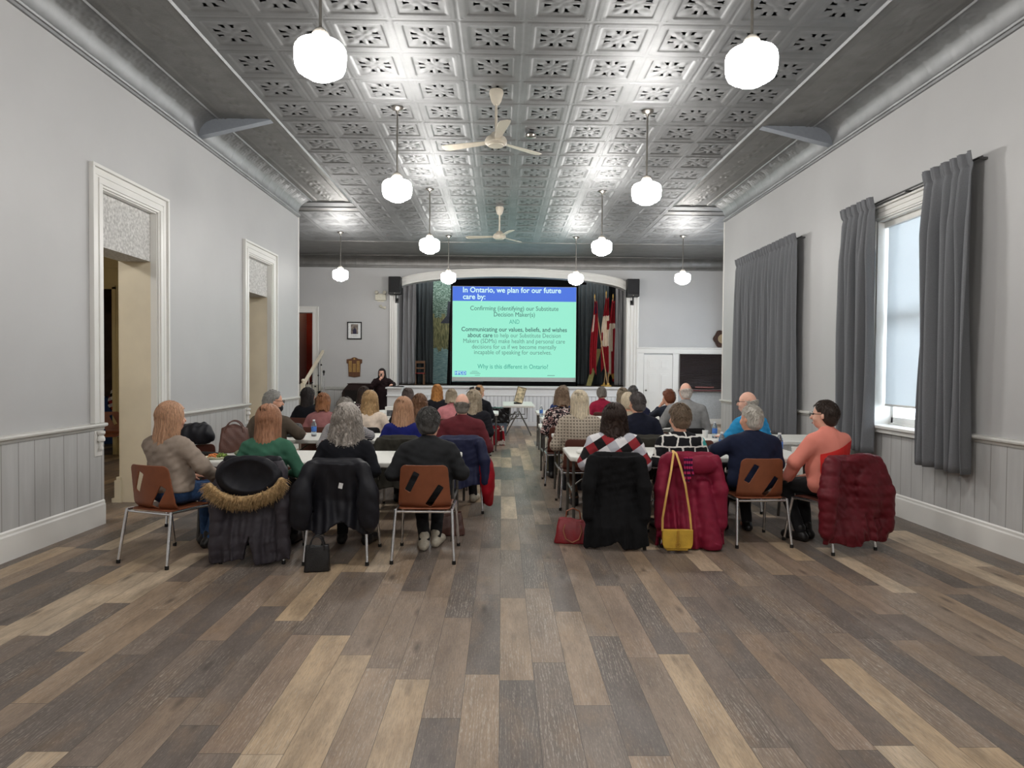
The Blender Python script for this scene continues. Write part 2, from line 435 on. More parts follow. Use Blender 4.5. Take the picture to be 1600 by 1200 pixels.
# stage wall mouldings
def yframe(name, x0, x1, z0, z1, w, mat=WHITE, y=YB, steps=((0, 1, .03), (.15, .45, .05), (.6, .8, .045), (.88, 1.02, .065))):
    m = MB()
    for lo, hi, d in steps:
        lo *= w; hi *= w
        m.box(x0 - hi, y - d, z0, x0 - lo, y, z1 + lo); m.box(x1 + lo, y - d, z0, x1 + hi, y, z1 + lo); m.box(x0 - hi, y - d, z1 + lo, x1 + hi, y, z1 + hi)
    return struct(m.build(name, mat, bevel=.003))
yframe('trim_31', -6.6, -5.6, 1.1, 3.22, .18)
m = MB()
for lo, hi, d in ((0, .24, .04), (.04, .1, .07), (.14, .19, .06), (.21, .244, .08)):
    xs = [AX - AR + 2 * AR * i / 40 for i in range(41)]
    m.prism([(x, arch(x, lo)) for x in xs] + [(x, arch(x, hi)) for x in reversed(xs)], YB - d, YB)
for x0, x1 in ((AX - AR - .22, AX - AR), (AX + AR, AX + AR + .38)):
    m.box(x0, YB - .05, 1.0, x1, YB, 4.1)
    for q in (.12, .4, .66, .88): m.box(x0 + (x1 - x0) * q - .025, YB - .075, 1.0, x0 + (x1 - x0) * q + .025, YB, 4.0)
struct(m.build('trim_32', WHITE, bevel=.004))
m = MB(); m.box(-5.4, YB - .05, .96, -3.35, YB, 1.04); struct(m.build('trim_33', M('rail grey', (170, 170, 166), .5)))
m = MB(); m.box(-5.4, YB - .02, 0, -3.35, YB, .96); struct(m.build('trim_34', BEAD))
m = MB(); m.box(4.02, YB - .06, 2.10, 7.0, YB, 2.26); m.box(4.0, YB - .09, 2.24, 7.0, YB, 2.28); m.box(4.05, YB - .04, 0, 4.22, YB, 2.1); m.box(5.09, YB - .04, 0, 5.26, YB, 2.1); m.box(5.26, YB - .03, 2.07, 7.0, YB, 2.12); m.box(5.26, YB - .03, 0, 7, YB, .16); struct(m.build('trim_35', WHITE, bevel=.004))
m = MB(); m.box(5.26, YB - .012, .16, 7.0, YB, 1.0); struct(m.build('trim_36', M('counter front', (176, 180, 182), .5)))
# white six panel door and rolling shutter
d = struct(MB().box(4.23, YB - .03, 0, 5.08, YB - .005, 2.06).build('door_1', WHITE))
m = MB()
for x0, x1 in ((4.33, 4.61), (4.70, 4.98)):
    for z0, z1 in ((.22, .78), (.9, 1.5), (1.62, 1.92)):
        m.box(x0, YB - .036, z0, x1, YB - .03, z1); m.box(x0 + .05, YB - .045, z0 + .05, x1 - .05, YB - .03, z1 - .05)
m.build('door_panel', WHITE, d, bevel=.006)
m = MB(); m.lathe([(0, -.03), (.02, -.028), (.028, 0), (.02, .02), (.012, .03)], 14); h = m.build('door_knob', BRUSHED, d, smooth=True); h.location = (4.29, YB - .07, 1.0); h.rotation_euler = (R(90), 0, 0)
SH = M('dark brown shutter', (40, 30, 30), .45, var=.15)
m = MB()
for i in range(26): z = 1.05 + i * .04; m.prism([(YB - .05, z), (YB - .062, z + .012), (YB - .05, z + .036), (YB - .03, z + .036), (YB - .03, z)], 5.3, 6.95, 'x')
sh = tag(m.build('rolling_shutter', SH), 'dark brown slatted rolling shutter closed over the serving hatch', 'shutter')
m = MB(); m.box(5.27, YB - .16, .985, 6.95, YB - .03, 1.03); m.build('counter_ledge', M('maroon ledge', (88, 44, 44), .5), sh)
m = MB(); m.tube([(5.75, YB - .1, 1.1), (6.3, YB - .1, 1.1)], .025, 8); m.build('pull_bar', M('rose bar', (140, 92, 88), .5), sh)

# stage
STG = M('stage board floor', (70, 62, 54), .6, var=.2)
STF = M('stage front paint', (212, 214, 216), .5, var=.02)
m = MB(); m.box(-3.4, YB + .3, 1.0, 4.0, 24.6, 1.1); m.box(-2.85, 18.55, 1.0, 3.62, YB + .3, 1.098); struct(m.build('floor_stage', STG))
m = MB(); m.box(-2.85, 18.5, 0, 3.62, 18.55, 1.1); m.box(-2.85, 18.55, 0, -2.8, YB, 1.0); m.box(3.57, 18.55, 0, 3.62, YB, 1.0)
m.box(-2.87, 18.46, 1.06, 3.64, 18.56, 1.12); m.box(-2.85, 18.475, .84, 3.62, 18.5, .88); m.box(-2.85, 18.475, 0, 3.62, 18.5, .12); struct(m.build('trim_37', STF, bevel=.004))
m = MB(); m.box(-2.8, 18.488, .12, 3.6, 18.5, .84)
def bead_white():
    g = NT('stage beadboard'); s = g.sep(); t = g.mt('FRACT', g.mt('MULTIPLY', s[0], 1 / .11))
    gr = g.mt('GREATER_THAN', g.mt('ABSOLUTE', g.mt('SUBTRACT', t, .5)), .44)
    g.base(g.mix(gr, lin((212, 215, 219)), lin((150, 154, 162))), .5); g.bump(g.mt('MULTIPLY', gr, -1), .5, .006); return g.m
struct(m.build('trim_38', bead_white()))
m = MB(); m.box(-3.4, 24.5, 1.1, 4.0, 24.6, 6); m.box(-3.5, YB + .3, 1.1, -3.4, 24.6, 6); m.box(4.0, YB + .3, 1.1, 4.1, 24.6, 6); m.box(-3.5, YB + .3, 5.9, 4.1, 24.6, 6); struct(m.build('wall_stage_back', DARK))
# red room behind the stage door
m = MB(); m.box(-7.4, 22.4, 1.1, -5.3, 22.5, 4.2); m.box(-7.5, YB + .3, 1.1, -7.4, 22.5, 4.2); m.box(-5.4, YB + .3, 1.1, -5.3, 22.5, 4.2); m.box(-7.5, YB + .3, 4.1, -5.3, 22.5, 4.2); struct(m.build('wall_red_room', RED))
m = MB(); m.box(-7.5, YB + .3, 1.0, -5.3, 22.5, 1.1); struct(m.build('floor_red_room', STG))

# ---------------------------------------------------------------- pressed tin ceiling
def ss(a, b, x): t = np.clip((x - a) / (b - a), 0, 1); return t * t * (3 - 2 * t)
def tile_h(u, v):
    au, av = np.abs(u), np.abs(v); d = np.maximum(au, av)
    h = .011 * ss(.325, .36, d)
    t = np.clip((d - .35) / .15, 0, 1)
    h += np.where(d > .35, .0034 * np.cos(t * 2 * PI * 3.5 + PI), 0) * (d > .35)
    h -= .006 * ss(.482, .492, d)
    h += .005 * np.exp(-((d - .305) / .012) ** 2)
    p, q = (au + av) / 1.4142, (au - av) / 1.4142
    r2 = ((p - .288) / .088) ** 2 + (q / .056) ** 2
    h += .0065 * np.clip(1 - r2, 0, 1) + .0016 * np.exp(-((np.sqrt(r2) - 1) / .14) ** 2)
    r2 = ((p - .098) / .062) ** 2 + (q / .048) ** 2
    h += .006 * np.clip(1 - r2, 0, 1) + .0014 * np.exp(-((np.sqrt(r2) - 1) / .16) ** 2)
    for a, b in ((au, av), (av, au)):
        w = .034 * np.sin(np.clip((a - .10) / .19, 0, 1) * PI)
        h += .005 * np.clip(1 - (b / np.maximum(w, .004)) ** 2, 0, 1) * (a > .10) * (a < .29)
    h += .005 * np.clip(1 - (d / .028) ** 2, 0, 1)
    return h
TS = .64
def tin(name, x0, y0, nx, ny, res):
    a = np.linspace(0, nx, nx * res + 1); b = np.linspace(0, ny, ny * res + 1)
    A, B = np.meshgrid(a, b, indexing='ij')
    Z = ZT - tile_h(A - np.floor(A) - .5, B - np.floor(B) - .5)
    v = np.stack([x0 + A * TS, y0 + B * TS, Z], 2).reshape(-1, 3)
    n = len(b); i, j = np.meshgrid(np.arange(len(a) - 1), np.arange(n - 1), indexing='ij'); k = (i * n + j).ravel()
    return v, np.stack([k, k + 1, k + n + 1, k + n], 1)
fx0, fx1 = -3.0, 3.4
Yc0 = 6.30 - TS * 5
vf = [tin('f', fx0, Yc0, 10, 12, 44), tin('f', fx0, Yc0 + 12 * TS, 10, 10, 30)]
YF = Yc0 + 22 * TS                                          # far end of the tiled field
Yt = Yc0 + 17 * TS
vf += [tin('f', fx0 - 5 * TS, Yt, 5, 5, 26), tin('f', fx1, Yt, 5, 5, 26)]
v, f = join(*vf)
struct(np_mesh('ceiling', v, f, SILVER))
m = MB(); m.box(-9.2, -5.3, ZT, 7.4, YB + .3, ZT + .1); struct(m.build('ceiling_deck', SILVERD))
def strip(name, mat, P, y0, y1, ny, hf):
    # swept profile P(s)->(x, z, nx, nz) along y with relief hf(s, y)
    s = np.linspace(0, 1, 34); y = np.linspace(y0, y1, ny)
    Sg, Yg = np.meshgrid(s, y, indexing='ij'); x, z, nx, nz = P(Sg); h = hf(Sg, Yg)
    v = np.stack([x + nx * h, Yg, z + nz * h], 2).reshape(-1, 3)
    i, j = np.meshgrid(np.arange(len(s) - 1), np.arange(ny - 1), indexing='ij'); k = (i * ny + j).ravel()
    return v, np.stack([k, k + 1, k + ny + 1, k + ny], 1)
def cove_relief(s, y):
    t = y / .31; f = t - np.floor(t) - .5
    h = .004 * (np.abs(np.abs(f) - .45) < .02) * (s < .5) + .003 * (np.abs(np.abs(f) - .38) < .015) * (s < .5)
    rr = np.sqrt((f * 2.0) ** 2 + ((s - .52) * 2.3) ** 2)
    h = h + (.006 * np.exp(-((rr - .78) / .05) ** 2) + .005 * np.exp(-((rr - .45) / .05) ** 2)) * (s > .5)
    lf = np.clip(1 - np.abs(f) * 2.2 - np.abs(s - .72) * 2.6, 0, 1)
    h = h + .006 * lf ** .8 * (s > .5) + .004 * np.clip(np.sin(f * 25 + s * 14), 0, 1) * (s > .52) * (s < .95)
    return h
def band_relief(s, y):
    c = np.abs(s - .5)
    h = .013 * (np.exp(-((s - .05) / .02) ** 2) + np.exp(-((s - .12) / .016) ** 2) + np.exp(-((s - .94) / .018) ** 2) + np.exp(-((s - .885) / .014) ** 2))
    w = np.sin(11 * y + 3 * np.sin(s * 18)) * np.sin(s * 34 + 2.2 * np.sin(9 * y)) + .5 * np.sin(31 * y) * np.sin(55 * s)
    return h + .017 * np.clip(w, 0, 1) * np.clip(1 - c / .16, 0, 1) ** .5
RC = ZT - ZC
ny = 520
for nm, xw, sg, xf in (('left', XL, 1, fx0), ('right', XR, -1, fx1)):
    P = lambda s: (xw + sg * RC * (1 - np.cos(s * PI / 2)), ZC + RC * np.sin(s * PI / 2), sg * np.cos(s * PI / 2), -np.sin(s * PI / 2))
    v, f = strip('c', SILVER, P, 2.0, YC, ny, cove_relief)
    b = xw + sg * RC
    Q = lambda s: (b + (xf - b) * s, ZT - .002 + 0 * s, 0 * s, -1 + 0 * s)
    v2, f2 = strip('b', SILVER, Q, 2.0, YC + .3, ny, band_relief)
    if sg > 0: pass
    struct(np_mesh('trim_%d' % (40 if sg > 0 else 41), *join((v, f)), SILVER)); struct(np_mesh('trim_%d' % (42 if sg > 0 else 43), v2, f2, SILVERD))
    m = MB()
    for y0, y1 in ((2.0, YC),):
        m.prism([(xw, ZC - .075), (xw + sg * .018, ZC - .07), (xw + sg * .022, ZC - .045), (xw + sg * .038, ZC - .04), (xw + sg * .045, ZC - .022), (xw + sg * .03, ZC - .008), (xw + sg * .03, ZC), (xw, ZC)], y0, y1)
    m.prism([(b - sg * .02, ZT), (b - sg * .0, ZT - .02), (b + sg * .02, ZT)], 2, YC); m.prism([(xf - sg * .03, ZT), (xf, ZT - .03), (xf + sg * .03, ZT)], 2, YC)
    struct(m.build('trim_%d' % (44 if sg > 0 else 45), SILVER))
    # cove over the rest of the room behind
    vv, ff = strip('c', SILVER, P, -5, 2.0, 8, lambda s, y: 0 * s); struct(np_mesh('trim_%d' % (46 if sg > 0 else 47), vv, ff, SILVER))
# cove along the stage wall
P = lambda s: (YB - .3 * (1 - np.cos(s * PI / 2)), ZC + RC * np.sin(s * PI / 2), -np.cos(s * PI / 2), -np.sin(s * PI / 2))
v, f = strip('c', SILVER, P, -6.6, 7.0, 700, cove_relief); v = v[:, [1, 0, 2]]; struct(np_mesh('trim_48', v, f, SILVERD))
m = MB(); m.box(-6.6, YB - .05, ZC - .07, 7, YB, ZC); m.box(-6.6, YB - .34, ZT - .02, 7, YB - .3, ZT); m.box(-6.6, YF, ZT - .02, 7, YF + .06, ZT); struct(m.build('trim_49', SILVERD, bevel=.008))
m = MB(); m.box(-6.6, YC, ZT - .012, fx0, YC + .45, ZT); m.box(fx1, YC, ZT - .012, 7, YC + .45, ZT)
for y in (YC + .02, YC + .42): m.box(-6.6, y, ZT - .03, fx0, y + .05, ZT); m.box(fx1, y, ZT - .03, 7, y + .05, ZT)
struct(m.build('trim_50', SILVER, bevel=.006))
# tie plates across the coves
for sg, xw, lb in ((1, XL, 'left'), (-1, XR, 'right')):
    m = MB(); m.prism([(xw, ZC + .02), (xw + sg * .95, ZT - .012), (xw + sg * .95, ZT), (xw, ZT)], 8.86, 8.98)
    tag(m.build('tie_plate', M('blue grey plate', (146, 152, 160), .5, .2, var=.05)), 'blue grey triangular plate spanning the cove above the %s wall' % lb, 'bracket', 'plates spanning the coves')

# ---------------------------------------------------------------- windows
GLASS = bpy.data.materials.new('window glass'); GLASS.use_nodes = True
t = GLASS.node_tree; t.nodes.clear(); o_ = t.nodes.new('ShaderNodeOutputMaterial'); a_ = t.nodes.new('ShaderNodeBsdfTransparent'); b_ = t.nodes.new('ShaderNodeBsdfGlossy'); x_ = t.nodes.new('ShaderNodeMixShader')
b_.inputs['Roughness'].default_value = .02; x_.inputs[0].default_value = .06
t.links.new(a_.outputs[0], x_.inputs[1]); t.links.new(b_.outputs[0], x_.inputs[2]); t.links.new(x_.outputs[0], o_.inputs[0])
BLIND = bpy.data.materials.new('roller blind cloth'); BLIND.use_nodes = True
t = BLIND.node_tree; t.nodes.clear(); o_ = t.nodes.new('ShaderNodeOutputMaterial'); a_ = t.nodes.new('ShaderNodeBsdfTranslucent'); b_ = t.nodes.new('ShaderNodeBsdfDiffuse'); x_ = t.nodes.new('ShaderNodeMixShader')
n_ = t.nodes.new('ShaderNodeTexNoise'); n_.inputs['Scale'].default_value = 260
r_ = t.nodes.new('ShaderNodeValToRGB'); r_.color_ramp.elements[0].color = lin((198, 202, 204)); r_.color_ramp.elements[1].color = lin((212, 215, 216)); t.links.new(n_.outputs[0], r_.inputs[0])
for q in (a_, b_): t.links.new(r_.outputs[0], q.inputs[0])
x_.inputs[0].default_value = .5; t.links.new(b_.outputs[0], x_.inputs[1]); t.links.new(a_.outputs[0], x_.inputs[2]); t.links.new(x_.outputs[0], o_.inputs[0])
for i, (a, b) in enumerate(WIN):
    nm = 'window_%d' % (i + 1); cx = XR + .2
    m = MB()
    for z0, z1, x in ((.99, 2.22, cx), (2.18, 3.38, cx + .05)):
        m.box(x, a, z0, x + .045, a + .06, z1); m.box(x, b - .06, z0, x + .045, b, z1); m.box(x, a, z0, x + .045, b, z0 + .08); m.box(x, a, z1 - .05, x + .045, b, z1)
    m.box(XR, a, .98, XR + .4, a + .02, 3.38); m.box(XR, b - .02, .98, XR + .4, b, 3.38); m.box(XR, a, 3.36, XR + .4, b, 3.38); m.box(cx - .03, a, .98, cx + .1, b, 1.0)
    w = struct(m.build(nm, WHITE, bevel=.004))
    m = MB(); m.box(cx + .02, a + .05, 1.05, cx + .025, b - .05, 2.18); m.box(cx + .07, a + .05, 2.24, cx + .075, b - .05, 3.34); m.build('pane', GLASS, w)
    m = MB(); m.box(XR - .09, a - .16, .95, cx, b + .16, .985); m.box(XR - .06, a - .13, .90, XR, b + .13, .95); m.build('sill', WHITE, w, bevel=.008)
    m = MB(); m.box(cx - .09, a + .02, 1.22, cx - .087, b - .05, 3.3); bl = m.build('blind', BLIND, w)
    m = MB(); m.box(cx - .10, a + .02, 1.20, cx - .08, b - .05, 1.225); m.box(cx - .13, a + .02, 3.29, cx - .05, b - .03, 3.37); m.build('blind_bar', WHITE, bl, bevel=.006)
    casing('trim_%d' % (60 + i), XR, a, b, .985, 3.38, -1, .15)
for i, (a, b) in enumerate(((14.6, 15.8), (16.9, 18.1))):
    m = MB()
    for y0, y1 in ((a, a + .06), (b - .06, b)): m.box(7.1, y0, 1, 7.15, y1, 3.4)
    for z0 in (1, 2.17, 3.34): m.box(7.1, a, z0, 7.15, b, z0 + .06)
    w = struct(m.build('window_%d' % (6 + i), WHITE)); MB().box(7.12, a + .05, 1.05, 7.125, b - .05, 3.35).build('pane', GLASS, w)
# ---------------------------------------------------------------- lamps and fans
GLOBE = bpy.data.materials.new('lit opal glass'); GLOBE.use_nodes = True
p_ = GLOBE.node_tree.nodes['Principled BSDF']; p_.inputs['Base Color'].default_value = (.9, .9, .88, 1); p_.inputs['Roughness'].default_value = .3
p_.inputs['Emission Color'].default_value = (1, .97, .93, 1); p_.inputs['Emission Strength'].default_value = LAMP
def make_lamp():
    t = empty('pendant_light')
    m = MB(); m.lathe([(.0, 4.885), (.075, 4.885), (.078, 4.868), (.06, 4.85), (.02, 4.835), (.012, 4.80), (0, 4.80)], 20); m.build('canopy', BRUSHED, t, smooth=True)
    m = MB(); m.tube([(0, 0, 4.82), (0, 0, 4.04)], .011, 10); m.build('rod', BRUSHED, t, smooth=True)
    m = MB(); m.lathe([(0, 4.07), (.03, 4.065), (.05, 4.045), (.068, 4.01), (.072, 3.985), (.085, 3.975), (.09, 3.96), (0, 3.96)], 24); m.build('fitter', M('pale fitter', (196, 190, 180), .4, .3, var=.03), t, smooth=True)
    m = MB(); m.lathe([(0, .132), (.08, .132), (.13, .124), (.162, .108), (.18, .084), (.186, .05), (.184, -.01), (.178, -.05), (.165, -.078), (.14, -.096), (.112, -.104), (.10, -.112), (.085, -.128), (.05, -.138), (0, -.14)], 32, (0, 0, 3.84))
    m.build('globe', GLOBE, t, smooth=True, ang=60)
    return t
lamp = make_lamp()
spots = []
for i, y in enumerate((16.4, 12.15, 8.4, 4.88, .95, -2.8)):
    for sx, side in ((-1.56, 'left'), (1.6, 'right')):
        spots.append((.22 + sx, y, ['fourth and farthest', 'third', 'second', 'nearest', 'unseen fifth', 'unseen sixth'][i] + ' opal globe pendant of the row left of the fans' if side == 'left' else ['fourth and farthest', 'third', 'second', 'nearest', 'unseen fifth', 'unseen sixth'][i] + ' opal globe pendant of the row right of the fans'))
spots += [(-3.93, 16.1, 'small opal globe pendant hanging alone in front of the left stage wall'), (4.40, 16.1, 'small opal globe pendant hanging alone before wall above the white door')]
for i, (x, y, l) in enumerate(spots):
    o = lamp if i == 0 else copy_tree(lamp)
    o.location = (x, y, 0); tag(o, l.replace('unseen ', ''), 'ceiling light', 'schoolhouse pendant lights')
FAN = M('cream fan enamel', (206, 198, 182), .4, var=.03)
def make_fan():
    t = empty('ceiling_fan')
    m = MB(); m.lathe([(0, 4.89), (.08, 4.885), (.085, 4.85), (.06, 4.76), (.035, 4.72), (0, 4.72)], 20); m.build('canopy', FAN, t, smooth=True)
    MB().tube([(0, 0, 4.74), (0, 0, 4.36)], .016, 10).build('rod', FAN, t, smooth=True)
    m = MB(); m.lathe([(0, 4.40), (.05, 4.39), (.07, 4.36), (.115, 4.33), (.13, 4.30), (.13, 4.265), (.11, 4.25), (.095, 4.245), (.09, 4.235), (0, 4.232)], 28); m.build('motor', FAN, t, smooth=True)
    for a in (-80, 40, 160):
        T = Matrix.Rotation(R(a), 4, 'Z') @ Matrix.Translation((0, 0, 4.285)) @ Matrix.Rotation(R(9), 4, 'X')
        m = MB(); m.prism([(.10, -.035), (.20, -.05), (.62, -.085), (.68, -.07), (.70, 0), (.68, .05), (.62, .06), (.2, .04), (.1, .035)], -.004, .004, 'z', T); m.build('blade', FAN, t, bevel=.003)
    return t
f1 = make_fan(); f1.location = (-.09, 7.86, 0); tag(f1, 'cream three blade ceiling fan nearest the camera', 'ceiling fan', 'ceiling fans')
f2 = copy_tree(f1); f2.location = (-.07, 13.45, 0); f2.rotation_euler = (0, 0, R(132)); tag(f2, 'cream three blade ceiling fan farther away, above the screen', 'ceiling fan', 'ceiling fans')
m = MB(); m.lathe([(0, 4.87), (.07, 4.87), (.08, 4.85), (.07, 4.83), (.03, 4.82), (0, 4.82)], 18, (.38, 9.25, 0)); tag(m.build('ceiling_hook_plate', BRUSHED, smooth=True), 'small round metal plate on the ceiling beside the near fan', 'ceiling plate')

# ---------------------------------------------------------------- curtains
CURT = M('grey curtain weave', (120, 122, 126), .9, var=.12, vs=140, bump=.25, bs=500)
_t = CURT.node_tree; _tr = _t.nodes.new('ShaderNodeBsdfTranslucent'); _tr.inputs[0].default_value = lin((150, 152, 158)); _mx = _t.nodes.new('ShaderNodeMixShader'); _mx.inputs[0].default_value = .12
_t.links.new(_t.nodes['Principled BSDF'].outputs[0], _mx.inputs[1]); _t.links.new(_tr.outputs[0], _mx.inputs[2]); _t.links.new(_mx.outputs[0], _t.nodes['Material Output'].inputs[0])
def curtain(name, mat, along, fixed, a0, a1, zt, zb, n, amp, seed, head=.13, flare=0.0, ax='y', parent=None, th=.006):
    r = np.random.default_rng(seed); nu = n * 14; nz = 40
    u = np.linspace(0, 1, nu); zz = np.concatenate([np.linspace(0, head, 8), np.linspace(head, zt - zb, nz)[1:]])
    U, Z = np.meshgrid(u, zz, indexing='ij')
    ph = np.interp(u, np.linspace(0, 1, n + 1), np.cumsum(r.uniform(.65, 1.35, n + 1)))[:, None] * 2 * PI
    am = np.interp(u, np.linspace(0, 1, n + 1), r.uniform(.6, 1.1, n + 1))[:, None] * amp
    low = np.clip((Z - head) / .5, 0, 1)
    d = am * (.35 + .65 * low) * (np.sin(ph + .25 * np.sin(Z * 1.7 + seed)) + .35 * low * np.sin(ph * .5 + Z * 1.3))
    sg_ = -1 if ax == 'y' else 1
    d += np.where(Z < head, .010 * np.sin(ph * 3) + sg_ * .022 * (1 - Z / head), 0) - sg_ * .012 * np.exp(-((Z - head) / .03) ** 2)
    A = a0 + (a1 - a0) * U + (U - .5) * flare * np.clip(Z / (zt - zb), 0, 1) + .012 * np.sin(ph * .7 + Z * 2) * low
    zc = zt - Z
    v = np.stack([fixed + d, A, zc], 2) if ax == 'y' else np.stack([A, fixed + d, zc], 2)
    v = v.reshape(-1, 3); k = len(zz)
    i, j = np.meshgrid(np.arange(nu - 1), np.arange(k - 1), indexing='ij'); q = (i * k + j).ravel()
    o = np_mesh(name, v, np.stack([q, q + 1, q + k + 1, q + k], 1), mat, parent)
    s = o.modifiers.new('thick', 'SOLIDIFY'); s.thickness = th
    return o
tag(curtain('curtain', CURT, 0, XR - .15, 5.96, 6.70, 3.62, .66, 6, .075, 3), 'grey curtain gathered on near side of the uncovered window', 'curtain', 'grey window curtains')
tag(curtain('curtain', CURT, 0, XR - .15, 7.58, 8.28, 3.62, .66, 6, .07, 4), 'grey curtain gathered on far side of the uncovered window', 'curtain', 'grey window curtains')
tag(curtain('curtain', CURT, 0, XR - .15, 9.58, 10.825, 3.62, .62, 10, .055, 5), 'near half of grey curtains drawn shut over the far window', 'curtain', 'grey window curtains')
tag(curtain('curtain', CURT, 0, XR - .15, 10.875, 12.02, 3.62, .62, 10, .055, 6), 'far half of grey curtains drawn shut over the far window', 'curtain', 'grey window curtains')
for y0, y1, l in ((5.98, 8.26, 'thin metal curtain rod above the uncovered window'), (9.6, 12.0, 'thin metal curtain rod above the closed curtains')):
    t = MB(); t.tube([(XR - .06, y0, 3.57), (XR - .06, y1, 3.57)], .010, 8); r_ = tag(t.build('curtain_rod', STEEL, smooth=True), l, 'curtain rod', 'curtain rods')
    for y in (y0 + .02, y1 - .02, (y0 + y1) / 2): MB().box(XR - .07, y - .01, 3.55, XR, y + .01, 3.57).build('bracket', STEEL, r_)

# ---------------------------------------------------------------- stage contents
GD = M('dark green grey stage curtain', (58, 64, 66), .95, var=.15, vs=80)
GL = M('grey proscenium curtain', (132, 132, 134), .95, var=.1, vs=80)
def stc(mat, x0, x1, y, n, amp, seed, label, zt=4.4, zb=1.13): return tag(curtain('stage_curtain', mat, 0, y, x0, x1, zt, zb, n, amp, seed, ax='x', th=.01), label, 'curtain', 'stage curtains')
stc(GL, -3.22, -2.62, 19.98, 5, .06, 11, 'grey curtain at the left edge of the stage opening')
stc(GD, -2.78, -2.16, 20.6, 6, .06, 12, 'dark curtain between the left grey curtain and the painted backdrop')
stc(GD, 2.25, 3.35, 20.75, 9, .06, 13, 'dark curtain behind the flags on the stage')
stc(GL, 3.44, 3.76, 20.0, 3, .06, 14, 'grey curtain at the right edge of the stage opening')
stc(DARK, -2.0, 3.4, 23.6, 14, .07, 15, 'black curtain across the back of the stage', 5.2)
# painted backdrop
g = NT('painted river backdrop'); s = g.sep()
nz = g.noise(3, g.map((3, 1, 3)), 5); n2 = g.noise(9, g.map((2.5, 1, .6)), 5, .7); n3 = g.noise(12, g.map((1, 1, 6)), 4)
fol = g.ramp(g.noise(16, g.map((1, 1, 2.2)), 5, .7), [(.35, lin((44, 62, 52))), (.52, lin((104, 128, 112))), (.68, lin((180, 194, 182)))])
gra = g.ramp(n2, [(.3, lin((58, 64, 44))), (.5, lin((118, 118, 82))), (.7, lin((170, 162, 114)))])
wat = g.ramp(n3, [(.3, lin((84, 122, 124))), (.6, lin((146, 176, 174))), (.8, lin((168, 186, 180)))])
zz = g.mt('ADD', s[2], g.mt('MULTIPLY', g.mt('SUBTRACT', nz, .5), .7))
c = g.mix(g.mt('GREATER_THAN', zz, 2.25), wat, gra); c = g.mix(g.mt('GREATER_THAN', zz, 3.3), c, fol)
g.base(c, .9)
bd = tag(MB().box(-2.6, 21.2, 1.12, -.6, 21.23, 4.9).build('painted_backdrop', g.m), 'painted canvas backdrop of trees, reeds and water left of the screen', 'backdrop')
MB().prism([(-1.98, 3.05), (-1.5, 3.05), (-1.60, 3.3), (-1.66, 3.75), (-1.74, 3.75), (-1.78, 3.3)], 21.19, 21.2).build('tree_trunk', M('painted trunk', (62, 64, 72), .9, var=.25, vs=20), bd)
# projection screen
SX0, SX1, SZ0, SZ1, SY = -1.512, 2.245, 1.225, 4.095, 20.0
def E(name, c, k=1.0):
    m = bpy.data.materials.new(name); m.use_nodes = True; p = m.node_tree.nodes['Principled BSDF']
    p.inputs['Base Color'].default_value = (.02, .02, .02, 1); p.inputs['Emission Color'].default_value = lin(c); p.inputs['Emission Strength'].default_value = k * SCREEN; p.inputs['Roughness'].default_value = .9
    return m
scr = empty('projection_screen', (0, SY, 0)); tag(scr, 'large projection screen on the stage showing a green and blue slide', 'projection screen')
m = MB(); m.box(SX0, 0, SZ0, SX1, .012, SZ1); m.build('screen_fabric', M('screen white', (190, 196, 194), .8, var=.02), scr)
m = MB(); m.box(SX0 - .04, -.03, SZ0 - .20, SX0, .04, SZ1 + .08); m.box(SX1, -.03, SZ0 - .20, SX1 + .05, .04, SZ1 + .08); m.box(SX0 - .04, -.03, SZ1, SX1 + .05, .04, SZ1 + .1); m.box(SX0 - .04, -.03, SZ0 - .2, SX1 + .05, .04, SZ0 - .03)
m.prism([(SX0 - .05, SZ0 - .2), (SX0 - .05, SZ1), (SX0 - .16, SZ0 - .2)], -.0, .03); m.box(SX0 - .04, .02, SZ1 + .08, SX1 + .3, .05, 4.9)
m.build('black_border', M('black screen cloth', (9, 9, 10), .9, spec=.1), scr)
sl = MB().box(SX0 + .01, -.004, SZ0 + .125, SX1 - .01, -.001, SZ1 - .445).build('slide_body', E('slide green', (152, 236, 208)), scr)
hd = MB().box(SX0 + .01, -.004, SZ1 - .445, SX1 - .01, -.001, SZ1 - .01).build('slide_header', E('slide blue', (74, 116, 222)), scr)
SW, SHh = SX1 - SX0, SZ1 - SZ0
def text(body, cx, cz, w, h, mat, bold=0., align='c', name='lettering', par=None):
    # cx, cz: position as a share of the screen (from its top left); w: share of its width
    cu = bpy.data.curves.new(name, 'FONT'); cu.body = body; cu.size = 1; cu.offset = bold; cu.extrude = 0.0; cu.resolution_u = 3
    o = bpy.data.objects.new('tmp', cu); COL.objects.link(o)
    dg = bpy.context.evaluated_depsgraph_get(); me = bpy.data.meshes.new_from_object(o.evaluated_get(dg)); bpy.data.objects.remove(o)
    co = np.array([v.co[:] for v in me.vertices]); x0, x1 = co[:, 0].min(), co[:, 0].max()
    k = w * SW / (x1 - x0); kz = h if h else k
    X = SX0 + SW * cx - (w * SW / 2 if align == 'c' else 0)
    for v in me.vertices: v.co = (X + (v.co.x - x0) * k, -.007, SZ1 - SHh * cz + v.co.y * kz)
    me.materials.append(mat)
    return put(name, me, par or scr)
TW, TD, TG, TT = E('slide title white', (214, 250, 250)), E('slide dark text', (58, 92, 92)), E('slide grey text', (92, 138, 126)), E('slide teal text', (70, 168, 148))
text('In Ontario, we plan for our future', .085, .064, .79, .225, TW, .018, 'l', 'slide_title', hd)
text('care by:', .085, .135, .18, .225, TW, .018, 'l', 'slide_title', hd)
